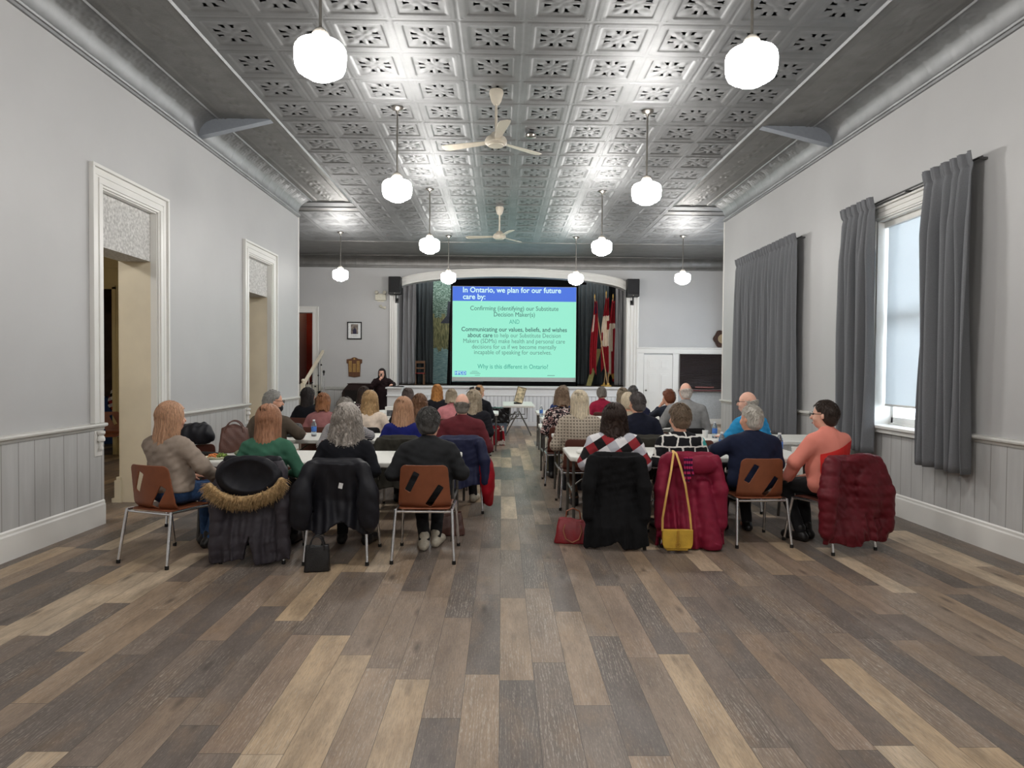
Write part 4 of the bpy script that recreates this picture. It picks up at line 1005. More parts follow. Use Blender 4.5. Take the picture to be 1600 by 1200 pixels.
LAP = dict(d=(0, 1, -.22), n=(0, -.2, -1), curl=.25)
def person(label, x, y, rot=0, top=1.27, w=1.0, lean=8, head=(0, 0, 0), hair=('short', 'grey hair', (120, 118, 116), {}), topm=None, tk={}, trous=BLKT, shoes=SH_BLACK, arms=None, near=False, skin=SKIN, glasses=None, ears=True, seed=1, side=0., standing=False, group='people seated at the tables', legs=None, face=False, forward=0.):
    h = .0105 if near else .0145
    ln = R(lean); sd = R(side)
    zb = .5
    lift = .36 if standing else 0
    HS = 1.10; TL = ((top - lift - .118 * HS - .13 * HS - .045 - zb) / math.cos(ln) + zb - .53) / (1.055 - .53)
    def J(px, py, pz):
        if pz > .53: pz = .53 + (pz - .53) * TL
        q = pz - zb
        if q <= 0: return V(px, py, pz + lift)
        yy = py * math.cos(ln) + q * math.sin(ln); zz = zb + q * math.cos(ln) - py * math.sin(ln)
        return V(px * math.cos(sd) + (zz - zb) * math.sin(sd), yy, zz + lift)
    Rt = rotm(-ln, 0, 0)
    nb = J(0, -.01, 1.055); hy, hp, hr = head
    Rh = np.array((Matrix.Rotation(R(hy), 3, 'Z') @ Matrix.Rotation(R(-hp), 3, 'X') @ Matrix.Rotation(R(hr), 3, 'Y')), np.float32)
    hc = nb + V(0, .035 + .0015 * hp + forward, .13); hc[2] = top - .118 * HS
    HL = lambda a, b, c: Rh @ V(a, b, c) * HS + hc
    if arms is None: arms = (((-.245 * w, -.01, .725), (-.115, .215, .655), LAP), ((.245 * w, -.01, .725), (.12, .21, .655), LAP))
    ga_ = tk.get('ga', .010); na = []
    for A_ in arms:
        e_, w_ = list(A_[0]), list(A_[1])
        if .74 < w_[2] < .85 and w_[1] > .25 and not standing: w_[2] = .744 + max(.032, .036 + 1.3 * ga_); e_[2] = max(e_[2], .806 + 1.2 * ga_)
        na.append((tuple(e_), tuple(w_)) + tuple(A_[2:]))
    arms = na
    if legs is None: legs = (((-.10, .42, .50), (-.11, .40, .09)), ((.10, .42, .50), (.12, .36, .09)))
    sh = [J(-.168 * w, -.01, 1.0), J(.168 * w, -.01, 1.0)]
    hips = (V(-.088, .02, .545), V(.088, .02, .545)) if not standing else (V(-.085, 0, .9), V(.085, 0, .9))
    def torso(s, g, d=1.0, k=.07):
        s.ell(J(0, -.015, .57) , ((.172 + g) * w, .122 + g, .115 + g), k, Rt)
        s.ell(J(0, .018, .72), ((.150 + g) * w * d, (.118 + g) * d, .14), k, Rt)
        s.ell(J(0, -.005, .88), ((.158 + g) * w, .112 + g, .165 + g), k, Rt)
        s.cap(J(-.128 * w, -.012, .995), J(.128 * w, -.012, .995), .058 + g, .058 + g, k)
        for q in (-1, 1): s.cap(J(q * .10 * w, -.012, 1.01), J(q * .02, -.008, 1.07), .043 + g, .043 + g, .05)
    def arm(s, g, end=1.0, k=.03):
        for i in (0, 1):
            e, wr = V(*arms[i][0]), V(*arms[i][1])
            s.cap(sh[i], e, .050 + g, .042 + g, k); s.cap(e, e + (wr - e) * end, .041 + g, .029 + g * 1.1, k)
    lo = (-.45 * max(w, 1), -.36, .0); hi = (.45 * max(w, 1), .75, top + .03)
    if standing: lo = (-.5, -.35, 0); hi = (.5, .6, top + .03)
    # body: one continuous surface from head to ankles
    s = SDF(lo, hi, h); torso(s, -.016); arm(s, -.010, .98)
    s.cap(nb, hc + V(0, -.012, -.06), .058, .054, .04)
    s.ell(HL(0, -.004, .008), (.080, .102, .117), .02, Rh); s.ell(HL(0, .034, -.055), (.059, .062, .066), .03, Rh)
    s.cap(HL(0, .088, .012), HL(0, .108, -.022), .009, .014, .012); s.ell(HL(0, .086, -.066), (.024, .012, .009), .006, Rh)
    for q in (-1, 1):
        if ears: s.ell(HL(q * .077, -.008, -.008), (.011, .020, .031), .006, rotm(0, 0, R(-18 * q)) if False else Rh)
        s.ell(HL(q * .031, .078, .012), (.014, .012, .009), .006, Rh, 's'); s.ell(HL(q * .045, .062, -.03), (.024, .022, .022), .02, Rh)
    for i in (0, 1):
        kn, an = V(*legs[i][0]), V(*legs[i][1])
        s.cap(hips[i], kn, .072, .052, .04); s.cap(kn, an, .050, .036, .03); s.cap(an, an + V(0, .10, -.045), .034, .026, .02)
    vf = [s.mesh()]
    for i in (0, 1):
        e, wr = np.array(arms[i][0]), np.array(arms[i][1]); d = wr - e; d = d / np.linalg.norm(d)
        a = arms[i][2] if len(arms[i]) > 2 else {}
        dd = np.array(a.get('d', (d[0] * .8, d[1], min(d[2], .05) * .3))); nn = a.get('n', (0, 0, -1)); cu = a.get('curl', .12)
        hs = SDF(wr - .22, wr + .22, .0052 if (near or face) else .0075); hs.cap(wr - d * .05, wr, .028, .026, .01)
        hand(hs, wr, dd, nn, 1 if i == 1 else -1, cu, .98); vf.append(hs.mesh())
    v, f = join(*vf)
    body = np_mesh('person', v, f, skin); body.location = (x, y, 0); body.rotation_euler = (0, 0, R(rot)); tag(body, label, 'person', group)
    # clothing
    g = tk.get('g', .012); s = SDF(lo, hi, h); torso(s, g, tk.get('d', 1.05)); arm(s, tk.get('ga', .010), tk.get('sleeve', .95))
    if tk.get('collar'): s.cap(nb + V(0, -.012, -.01), nb + V(0, .006, tk['collar']), .070, .064, .02)
    wf, wf2 = wob(seed, 34), wob(seed + 5, 75); fa = tk.get('fold', .006)
    zs = tk.get('hem', .50); fl = tk.get('flat', -.225)
    s.disp(lambda X, Y, Z: fa * wf(X, Y, Z * 1.7) + fa * .45 * wf2(X, Y, Z * 1.6))
    if standing:
        s.cap((0, 0, .95), (0, 0, .1), .15, .19, .08); s.cut(lambda X, Y, Z: .06 - Z + 0 * X + 0 * Y)
    else:
        s.cut(lambda X, Y, Z: np.maximum(np.maximum(zs, .453) - Z + 0 * X, -.2 - .055 * np.clip((Z - .42) / .38, 0, 1.2) + .85 * X * X + .014 - Y - (Z > .815) * 1.0))
    if not tk.get('collar'):
        s.cap(nb + V(0, .01, .02), hc, .058, .06, .01, 's')
    v, f = s.mesh(); np_mesh(tk.get('name', 'sweater'), smooth_v(v, f, 1, .4), f, topm, body)
    if not standing:
        s = SDF((-.34, -.36, .0), (.4, .75, .68), h); s.ell((0, -.02, .565), (.172 * w, .128, .115), .04)
        lw = tk.get('leg', 0)
        for i in (0, 1):
            kn, an = V(*legs[i][0]), V(*legs[i][1])
            s.cap(hips[i], kn, .088, .068, .05); s.cap(kn, an + V(0, 0, .0), .066, .050 + lw, .04)
        wt = wob(seed + 9, 45); s.disp(lambda X, Y, Z: .005 * wt(X, Y, Z))
        s.cut(lambda X, Y, Z: np.maximum(np.where((Y < .26) & (Z > .37), .452 - Z, -1.) + 0 * X, np.where(Z > .44, -.195 - Y, -1.) + 0 * X))
        s.cut(lambda X, Y, Z: .075 - Z + 0 * X + 0 * Y)
        v, f = s.mesh(); np_mesh('trousers', smooth_v(v, f, 1, .4), f, trous, body)
    for i in (0, 1):
        an = np.array(legs[i][1]); fx = .04 if i else -.04
        hd = an + V(0, -.045, 0); hd[2] = .04; td = an + V(fx, .15, 0); td[2] = .036
        s = SDF(np.minimum(hd, td) - V(.09, .09, .06), np.maximum(hd, td) + V(.09, .09, .12), .007 if near else .011)
        s.cap(hd, td, .042, .040, .02); s.cap(hd + V(0, .04, .02), an + V(0, 0, .03), .044, .046, .03); s.cut(lambda X, Y, Z: .002 - Z + 0 * X + 0 * Y)
        v, f = s.mesh(); np_mesh('shoe', v, f, shoes, body)
    if hair:
        st, hn, hcol, hk = hair
        hm = hairm(hn, hcol); build_hair(st, hm, body, hc, Rh, seed, near, **hk)
    if glasses or face:
        T = Matrix([list(map(float, Rh[i] * HS)) + [float(hc[i])] for i in range(3)] + [[0, 0, 0, 1]])
    if glasses == 'on':
        m = MB()
        for q in (-1, 1):
            m.tube([T @ Vector((q * .033 + .023 * math.cos(t_), .106, .012 + .017 * math.sin(t_))) for t_ in [2 * PI * i / 12 for i in range(13)]], .0022, 5)
            m.tube([T @ Vector((q * .056, .106, .014)), T @ Vector((q * .078, .06, .014)), T @ Vector((q * .08, -.01, .01))], .0026, 5)
        m.tube([T @ Vector((-.01, .108, .014)), T @ Vector((.01, .108, .014))], .002, 5); m.build('glasses', BLACK, body, smooth=True)
    if glasses == 'top':
        m = MB()
        for q in (-1, 1):
            m.prism([(q * .012, .07), (q * .068, .062), (q * .07, .10), (q * .014, .112)], .032, .045, 'y', T @ Matrix.Translation((0, .012, .056)))
            m.tube([T @ Vector((q * .07, .05, .14)), T @ Vector((q * .098, -.03, .10))], .003, 5)
        m.build('sunglasses', BLACK, body)
    if face:
        for q in (-1, 1):
            m = MB(); m.lathe([(0, -.009), (.007, -.006), (.009, 0), (.007, .006), (0, .009)], 10, tuple(HL(q * .031, .082, .012))); m.build('eye', EYEM, body, smooth=True)
        m = MB(); m.tube([T @ Vector((-.024, .094, -.066)), T @ Vector((0, .1, -.064)), T @ Vector((.024, .094, -.066))], .004, 6); m.build('lips', M('lips', (150, 78, 74), .5), body, smooth=True)
    return body, hc, Rh, nb, J
# ---------------------------------------------------------------- patterned cloth
def pat(name, fn, rough=.9):
    g = NT(name); g.base(fn(g), rough, 0, .25); g.bump(g.noise(420), .25, .004); return g.m
def tweed(g):
    s = g.sep(); a = g.mt('FRACT', g.mt('MULTIPLY', s[0], 1 / .036)); b = g.mt('FRACT', g.mt('MULTIPLY', s[2], 1 / .036))
    d = g.mt('MULTIPLY', g.mt('GREATER_THAN', a, .42), g.mt('GREATER_THAN', b, .45))
    c = g.mix(g.mt('MULTIPLY', d, .8), lin((196, 184, 166)), lin((84, 78, 72)))
    l = g.mt('MAXIMUM', g.mt('LESS_THAN', a, .12), g.mt('LESS_THAN', b, .12)); c = g.mix(g.mt('MULTIPLY', l, .5), c, lin((120, 108, 98)))
    return g.mix(g.mt('MULTIPLY', g.noise(90), .3), c, lin((150, 138, 124)))
def stripes(g):
    s = g.sep(); a = g.mt('FRACT', g.mt('MULTIPLY', g.mt('ADD', s[2], g.mt('MULTIPLY', s[1], .5)), 1 / .017))
    return g.mix(g.mt('GREATER_THAN', a, .5), lin((206, 204, 202)), lin((46, 46, 62)))
def gridp(g):
    n = g.n('TexNoise', {'Scale': 5.0}); nv = g.n('VectorMath', operation='SCALE'); g.put(nv.inputs[0], n.outputs[1]); nv.inputs['Scale'].default_value = .05
    ad = g.n('VectorMath', operation='ADD'); g.put(ad.inputs[0], g.tc); g.put(ad.inputs[1], nv.outputs[0]); s = g.sep(ad.outputs[0])
    row = g.mt('FLOOR', g.mt('MULTIPLY', s[2], 1 / .10)); a = g.mt('FRACT', g.mt('ADD', g.mt('MULTIPLY', s[0], 1 / .125), g.mt('MULTIPLY', row, .37))); b = g.mt('FRACT', g.mt('MULTIPLY', s[2], 1 / .10))
    l = g.mt('MAXIMUM', g.mt('LESS_THAN', a, .13), g.mt('LESS_THAN', b, .14))
    c = g.mix(l, lin((24, 24, 28)), lin((222, 220, 214)))
    cb = g.n('CombineXYZ'); g.put(cb.inputs[0], g.mt('FLOOR', g.mt('ADD', g.mt('MULTIPLY', s[0], 1 / .125), g.mt('MULTIPLY', row, .37)))); g.put(cb.inputs[1], row)
    w = g.n('TexWhiteNoise', noise_dimensions='2D'); g.put(w.inputs['Vector'], cb.outputs[0])
    return g.mix(g.mt('MULTIPLY', g.mt('GREATER_THAN', w.outputs[0], .88), g.mt('SUBTRACT', 1, l)), c, lin((70, 168, 166)))
def plaid(g, sc=.088, rot=34):
    v = g.sep(g.map((1, 1, 1), None, (0, R(rot), 0)))
    i = g.mt('FLOOR', g.mt('MULTIPLY', v[0], 1 / sc)); j = g.mt('FLOOR', g.mt('MULTIPLY', v[2], 1 / sc))
    pi_ = g.mt('MODULO', g.mt('ABSOLUTE', i), 2); pj = g.mt('MODULO', g.mt('ABSOLUTE', j), 2)
    return g.mix(pj, g.mix(pi_, lin((226, 224, 226)), lin((184, 184, 192))), g.mix(pi_, lin((26, 24, 26)), lin((142, 44, 50))))
def floral(g):
    v = g.n('TexVoronoi', {'Scale': 34.0}); w = g.sep(v.outputs[1])
    c = g.ramp(w[0], [(0, lin((30, 26, 30))), (.5, lin((40, 32, 38))), (.56, lin((150, 118, 116))), (.8, lin((206, 190, 184)))], 'CONSTANT'); return c
def scarfp(g):
    v = g.n('TexVoronoi', {'Scale': 26.0}); w = g.sep(v.outputs[1]); return g.ramp(w[0], [(0, lin((60, 56, 68))), (.4, lin((126, 118, 122))), (.7, lin((206, 198, 196)))], 'CONSTANT')
def twotone(g):
    s = g.sep(); b = g.mt('MULTIPLY', g.mt('LESS_THAN', g.mt('SUBTRACT', s[2], g.mt('MULTIPLY', s[0], .3)), .90), g.mt('GREATER_THAN', s[0], -.165))
    return g.mix(b, lin((228, 140, 124)), lin((220, 52, 48)))
PT = {k: pat(k, f) for k, f in (('cream tweed check', tweed), ('striped jersey', stripes), ('black white grid knit', gridp), ('red black white check shawl', plaid), ('dark floral blouse', floral), ('grey patterned scarf', scarfp), ('coral and red fleece', twotone))}
def cloth(name, c, bump=.25, bs=420, var=.14, rough=.92): return M(name, c, rough, 0, var, 14, bump, bs, .25, bd=.004)
K = dict(oat=cloth('oatmeal knit', (150, 136, 124)), green=cloth('green knit', (60, 104, 84)), black=cloth('black knit', (20, 21, 27)), char=cloth('charcoal fleece', (36, 37, 39)), taupe=cloth('taupe jacket', (84, 74, 64)),
         royal=cloth('royal blue knit', (28, 34, 104)), maroon=cloth('maroon jacket', (98, 40, 46)), cream=cloth('cream sweater', (212, 196, 180)), mauve=cloth('mauve pink coat', (146, 98, 98)), pink=cloth('pink top', (204, 132, 136)),
         blackj=cloth('black jacket', (24, 24, 30)), navy=cloth('navy pullover', (26, 32, 54)), blue=cloth('turquoise polo', (44, 138, 188)), grey=cloth('heather grey pullover', (138, 138, 138)), slate=cloth('blue jacket', (40, 58, 104)),
         rose=cloth('raspberry fleece', (146, 30, 58)), brownk=cloth('brown cardigan', (88, 70, 58)), dnavy=cloth('dark navy blazer', (24, 27, 42)), vest=cloth('dark blue vest', (40, 44, 56)), sand=cloth('sand sweater', (168, 156, 138)), robe=cloth('black maroon robe', (30, 17, 20)))

def seated(label, x, y, rot, top, topm, hair, chairkind='plain', chlabel=None, **kw):
    c = None
    if chairkind: c = chair(chairkind, x, y, rot, chlabel)
    return person(label, x, y, rot, top, topm=topm, hair=hair, **kw)
AU = ('auburn hair', (166, 120, 92)); SB = ('strawberry blonde hair', (188, 146, 116)); BL = ('golden blonde hair', (178, 146, 104)); DB = ('dark brown hair', (56, 42, 36)); MB_ = ('mid brown hair', (112, 80, 58)); CU = ('silver curly hair', (176, 168, 160)); DG = ('dark grey hair', (76, 74, 72)); WG = ('white grey hair', (186, 180, 170)); GR = ('grey hair', (128, 122, 114)); PB = ('platinum hair', (218, 204, 178)); GB = ('grey blonde hair', (168, 154, 132)); RB = ('red brown hair', (116, 66, 42)); BK = ('black brown hair', (40, 34, 34)); ASH = ('ash brown hair', (124, 106, 88))
def H(st, c, **k): return (st, c[0], c[1], k)
LAPARMS = (((-.235, .12, .78), (-.12, .34, .64), dict(n=(0, 0, -1))), ((.235, .12, .78), (.12, .34, .64), dict(n=(0, 0, -1))))

# ---- left block, row nearest the camera
seated('person in oatmeal knit and blue jeans with long strawberry blonde hair by left wall', -2.76, 5.56, -20, 1.295, K['oat'], H('long', SB, length=.20, flare=.075, vol=1.1), 'slot', 'brown slotted chair with bare back at the left wall end of nearest row', near=True, trous=JEAN, shoes=SH_BLACK, lean=2, side=-7, head=(-16, 4, 0), w=1.08, tk=dict(g=.022, ga=.022, fold=.008, hem=.56, sleeve=.86), seed=21,
       arms=(((-.25, .08, .80), (-.13, .30, .64)), ((.27, .05, .77), (.20, .33, .60), dict(d=(.1, 1, -.35), n=(0, 0, -1), curl=.5))), legs=(((-.07, .44, .50), (-.05, .42, .09)), ((.13, .46, .51), (.06, .34, .09))))
seated('person in green sweater with straight auburn hair seen from behind', -2.02, 5.66, 0, 1.27, K['green'], H('bob', AU, length=.12, flare=.014, vol=1.1), 'plain', 'brown chair hidden under the fur trimmed hooded coat', near=True, w=1.0, seed=22, arms=(((-.245, .0, .72), (-.115, .215, .655), LAP), ((.29, .03, .70), (.16, .22, .66), LAP)))
seated('person in black top with long silver curly hair', -1.335, 5.62, 0, 1.28, K['black'], H('long', CU, length=.22, flare=.095, vol=1.24, curl=1.0), 'plain', 'brown chair hidden under black coat with a white label', near=True, w=1.05, seed=23)
seated('person in charcoal fleece with short dark grey hair on the slotted brown chair', -.635, 5.66, 0, 1.25, K['char'], H('short', DG, vol=1.08, curl=.3), 'slot', 'brown slotted chair beside the aisle in nearest left row', near=True, w=1.14, lean=11, head=(-12, 10, -6), shoes=SH_GREY, tk=dict(g=.02, ga=.018, collar=.045, fold=.008, hem=.47, name='jacket'), seed=24, trous=BLKT,
       arms=(((-.30, .0, .69), (-.14, .215, .66), LAP), ((.30, .02, .70), (.15, .22, .66), LAP)), legs=(((-.12, .42, .50), (-.04, .15, .09)), ((.07, .42, .50), (.05, .26, .09))))
# ---- left block, second row
mb_, mh_, mr_, *_ = seated('masked person in taupe jacket with grey hair turning right, by left wall', -2.66, 7.52, -12, 1.335, K['taupe'], H('crop', ('steel grey hair', (132, 130, 126))), 'plain', 'brown chair of the masked person in taupe jacket', lean=9, head=(-48, 8, 0), w=1.12, tk=dict(g=.022, ga=.022, collar=.04, name='jacket'), seed=25, glasses='on', arms=(((-.28, .0, .72), (-.12, .215, .66), LAP), ((.31, .14, .79), (.20, .40, .792))))
s = SDF((-.3, -.2, .9), (.3, .4, 1.45), .006); c_ = mr_ @ V(0, .052, -.062) * 1.1 + mh_; s.ell(c_, (.066, .066, .056), .01, mr_); s.cap(c_ + mr_ @ V(.05, .0, .02), mh_ + mr_ @ V(.086, -.01, -.005), .004, .004, .004); s.cap(c_ + mr_ @ V(-.05, .0, .02), mh_ + mr_ @ V(-.086, -.01, -.005), .004, .004, .004)
v, f = s.mesh(); np_mesh('face_mask', v, f, M('black mask cloth', (26, 26, 30), .9), mb_)
seated('person in striped jersey behind the curly silver hair', -1.80, 7.5, 0, 1.25, PT['striped jersey'], H('short', GR, vol=1.1), 'plain', 'brown chair of the person in the striped jersey', seed=26, lean=12, w=1.05, arms=(((-.245, .0, .72), (-.115, .215, .655), LAP), ((.28, .14, .80), (.16, .38, .792))))
seated('person in royal blue knit with straight strawberry blonde hair', -1.13, 7.52, 0, 1.26, K['royal'], H('long', SB, length=.16, flare=.055, vol=1.15), 'plain', 'brown chair draped with the olive coat in second left row', near=True, seed=27)
seated('balding person in maroon jacket beside the aisle in second left row', -.455, 7.55, 0, 1.315, K['maroon'], H('bald', GR), 'plain', 'brown chair under the navy coat with red lining beside the aisle', near=True, w=1.14, lean=4, tk=dict(g=.02, ga=.02, collar=.035, hem=.53, name='jacket'), seed=28, skin=SKINP, shoes=SH_GREY, arms=(((-.28, .0, .72), (-.12, .215, .66), LAP), ((.30, .0, .70), (.17, .215, .66), LAP)))
# ---- left block, third row
seated('person in mauve coat and patterned scarf with bobbed copper brown hair', -2.48, 9.1, -4, 1.25, K['mauve'], H('bob', ('copper brown hair', (142, 96, 64)), length=.02, flare=.01), 'plain', 'brown chair of the person in mauve coat', w=1.0, seed=29, legs=(((.03, .42, .50), (.05, .38, .09)), ((.18, .42, .50), (.19, .34, .09))), tk=dict(g=.022, name='coat'))
seated('person in cream sweater with golden blonde wavy bob', -1.83, 9.1, 0, 1.28, K['cream'], H('bob', BL, length=.11, flare=.045, curl=.4, vol=1.12), 'black', 'black chair behind the person in cream sweater', w=1.1, seed=30, near=True)
seated('person with wavy mid brown hair behind the royal blue knit', -1.14, 9.1, 0, 1.24, K['brownk'], H('long', MB_, length=.16, flare=.05, curl=.6, vol=1.12), 'plain', 'brown chair of the person with wavy mid brown hair', seed=31)
seated('person in black jacket with sunglasses on top of long grey blonde hair', -.43, 9.1, -4, 1.30, K['blackj'], H('long', GB, length=.24, flare=.06, curl=.5, vol=1.12), 'plain', 'brown chair of the person with sunglasses on the head', seed=32, near=True, glasses='top', w=1.08, side=4, head=(-8, 4, 0), tk=dict(g=.018, ga=.02, name='jacket'))
# ---- left block, fourth row
seated('person in black with long straight black brown hair near left wall', -3.17, 10.7, -14, 1.27, K['black'], H('long', BK, length=.24, flare=.05, vol=1.1), 'plain', 'brown chair of the person with black brown hair near left wall', seed=33, head=(-25, 0, 0))
seated('person in dark floral top with brown hair, before the piano', -2.25, 10.7, 0, 1.30, PT['dark floral blouse'], H('bob', DB, length=.04), 'plain', 'brown chair of the brown haired person before the piano', seed=34)
seated('person with straight dark brown hair before the stage front', -1.53, 10.7, 0, 1.28, K['blackj'], H('bob', ('slate brown hair', (86, 74, 70)), length=.10), 'plain', 'brown chair of the person with straight dark brown hair', seed=35)
seated('person in pink top with bobbed grey hair', -.82, 10.7, 0, 1.27, K['pink'], H('bob', GB, length=.0, flare=.01), 'plain', 'brown chair of the person in pink top', seed=36, tk=dict(collar=.05))
# ---- left block, farthest row
seated('person in black with reddish blonde wavy hair in farthest left row', -1.22, 12.4, 0, 1.30, K['blackj'], H('long', ('reddish blonde hair', (190, 132, 72)), length=.11, curl=.7), 'plain', 'brown chair of the person with reddish blonde wavy hair', seed=37)
seated('person in black with short blonde hair at aisle end of farthest left row', -.43, 12.4, -4, 1.285, K['black'], H('short', ('short sandy hair', (188, 148, 108))), 'plain', 'brown chair of the person with short blonde hair', seed=38, head=(-20, 14, 0), tk=dict(collar=.04, g=.02, name='jacket'))
# ---- right block, row nearest the camera
seated('person wrapped in red, black and white check shawl with dark brown wavy hair', 1.06, 6.14, -6, 1.275, PT['red black white check shawl'], H('bob', DB, length=.11, flare=.04, curl=.6, vol=1.2), 'slot', 'brown chair hidden under the long black coat beside the aisle', near=True, w=1.10, tk=dict(g=.03, ga=.03, fold=.007, hem=.53, collar=.03, name='shawl'), seed=41, lean=6)
seated('person in black and white grid knit with short grey brown hair', 1.71, 6.2, 0, 1.275, PT['black white grid knit'], H('short', ASH, vol=1.06), 'plain', 'brown chair hidden under the crimson coat', near=True, w=1.04, seed=42, arms=(((-.245, -.01, .72), (-.115, .215, .655), LAP), ((.245, -.01, .72), (.12, .215, .655), LAP)), head=(16, 4, 0), tk=dict(g=.016))
seated('person in navy pullover with short white grey hair on the slotted chair', 2.37, 6.19, 3, 1.27, K['navy'], H('crop', WG), 'slot', 'brown slotted chair of the person in navy pullover', near=True, w=1.2, seed=43, head=(26, 2, 0), side=4, tk=dict(g=.024, ga=.024, collar=.03, hem=.50, name='pullover'), trous=BLKT,
       arms=(((-.29, .12, .80), (-.24, .37, .785), dict(d=(-.15, 1, 0), n=(0, 0, -1), curl=.25)), ((.25, .0, .72), (.14, .215, .66), LAP)))
seated('person in coral and red fleece with short dark hair near the window', 3.02, 6.02, 21, 1.325, PT['coral and red fleece'], H('short', ('short dark hair', (58, 46, 40)), vol=1.04), 'plain', 'brown chair draped with the maroon quilted coat near the window', near=True, w=1.12, seed=44, lean=3, head=(28, 3, 0), skin=SKINP, glasses='on', trous=BLKT, face=True, tk=dict(g=.022, ga=.022, collar=.045, hem=.49, name='fleece'),
       arms=(((-.29, .10, .77), (-.24, .24, .60), dict(d=(0, 1, -.4))), ((.28, .10, .77), (.12, .3, .6))), legs=(((-.12, .42, .50), (-.12, .20, .09)), ((.10, .42, .50), (.02, .26, .09))))
# ---- right block, second row
seated('person in cream tweed check jacket with straight platinum hair', .93, 7.74, 0, 1.345, PT['cream tweed check'], H('bob', PB, length=.09, flare=.012, vol=1.12), 'plain', 'dark brown chair of the person in tweed jacket beside the aisle', near=True, w=1.12, seed=45, tk=dict(g=.02, ga=.022, hem=.50, name='jacket'), trous=BRNT, shoes=SH_BLACK, arms=(((-.29, .02, .70), (-.15, .215, .66), LAP), ((.28, .02, .72), (.12, .215, .66), LAP)), legs=(((-.10, .42, .50), (-.06, .0, .09)), ((.12, .42, .50), (.12, .36, .09))))
seated('person in dark navy blazer with short dark grey hair', 1.63, 7.74, 6, 1.335, K['dnavy'], H('crop', ('dark grey cropped hair', (82, 76, 74))), 'plain', 'brown chair of the person in dark navy blazer', near=True, w=1.12, seed=46, head=(14, 4, -4), tk=dict(g=.022, ga=.022, collar=.02, name='blazer'))
seated('balding person in turquoise polo with glasses by the closed curtains', 2.97, 7.68, 32, 1.355, K['blue'], H('bald', WG), 'plain', 'brown chair of the person in turquoise polo', near=True, w=1.22, seed=47, glasses='on', face=True, skin=SKINP, head=(20, 2, 0), tk=dict(g=.024, sleeve=.25, ga=.02, collar=.02, hem=.5, name='polo'), arms=(((-.29, .13, .78), (-.14, .36, .792)), ((.28, .0, .72), (.12, .215, .66), LAP)))
chair('plain', 2.235, 7.72, 0, 'empty brown chair between navy blazer and turquoise polo')
# ---- right block, third row
seated('person in dark floral blouse with curly brown grey hair behind tweed jacket', .86, 9.3, 0, 1.345, PT['dark floral blouse'], H('bob', ('brown grey hair', (134, 112, 92)), length=.03, curl=.6, vol=1.08), 'plain', 'brown chair of the person in dark floral blouse', seed=48, w=1.05)
o_, *_ = seated('person in cream knitted hat beside the dark navy blazer', 1.80, 9.3, 0, 1.28, K['sand'], H('crop', ('cream patterned knit hat', (206, 190, 164)), vol=1.08), 'plain', 'brown chair of the person in cream hat', seed=49)
[c for c in o_.children if c.name.startswith('hair')][0].name = 'knit_hat'
seated('tall balding person in heather grey pullover in third right row', 2.63, 9.3, 0, 1.425, K['grey'], H('bald', ('white stubble hair', (206, 196, 188)), vol=.98), 'black', 'black chair of the tall person in grey pullover', near=True, w=1.26, seed=50, skin=SKINP, lean=4, head=(0, 8, 0), tk=dict(g=.024, ga=.024, collar=.03, name='pullover'), arms=(((-.33, .10, .80), (-.12, .36, .792)), ((.30, .0, .72), (.12, .215, .66), LAP)))
# ---- right block, fourth row
seated('person in blue jacket with short sandy grey hair by the water bottle', 1.07, 11.1, 14, 1.325, K['slate'], H('short', ('sandy grey hair', (138, 118, 96))), 'plain', 'brown chair of the person in blue jacket', seed=51, head=(18, 6, 0), tk=dict(collar=.02, g=.02, name='jacket'), w=1.1, face=True)
seated('person with long grey brown hair before the right end of the stage', 2.06, 11.1, 0, 1.30, K['sand'], H('long', ('grey brown hair', (142, 128, 108)), length=.12, curl=.4), 'plain', 'brown chair of the person with long grey brown hair', seed=52)
seated('person in dark vest with red brown hair resting cheek on raised hand', 2.86, 11.1, 8, 1.27, K['vest'], H('short', RB, vol=1.1), 'plain', 'brown chair of the person in dark vest', seed=53, head=(20, 6, 0), tk=dict(sleeve=.5, name='vest'), arms=(((-.24, .22, .82), (-.06, .16, 1.06), dict(d=(.1, -.25, 1), n=(.9, -.2, .2), curl=.9)), ((.245, .0, .72), (.12, .215, .655), LAP)))
# ---- right block, farthest row
seated('person in raspberry fleece with grey bobbed hair in farthest right row', 1.93, 12.62, 0, 1.27, K['rose'], H('bob', GR, length=-.04, flare=.0), 'plain', 'brown chair of the person in raspberry fleece', seed=54, w=1.0, tk=dict(collar=.06, g=.024, name='fleece'))
seated('person with short dark grey hair at right end of the stage front', 2.54, 12.62, 0, 1.30, K['char'], H('short', DG), 'plain', 'brown chair of the short dark grey haired person by the stage', seed=55)
# ---- the speaker
pb, hc, Rh, nb, J = person('person in long black robe with glasses speaking into a hand held microphone', -3.30, 18.25, 180, 1.585, topm=K['robe'], hair=H('long', BK, length=.30, flare=.07, vol=1.06), standing=True, near=True, face=True, glasses='on', group=None, lean=3, w=1.12, head=(-6, 3, 0), skin=SKINP, seed=60, tk=dict(g=.03, ga=.03, fold=.01, name='robe', sleeve=.9), legs=(((-.09, .03, .48), (-.09, 0, .09)), ((.09, .03, .48), (.09, 0, .09))),
    arms=(((-.33, .16, 1.15), (-.33, .40, 1.152), dict(d=(0, 1, -.02), n=(0, 0, -1), curl=.1)), ((.25, .20, 1.08), (.035, .235, 1.26), dict(d=(-.45, .2, .8), n=(-.6, -.6, 0), curl=1.7))))
m = MB(); T = Matrix.Translation((-3.30, 18.25, 0)) @ Matrix.Rotation(PI, 4, 'Z')
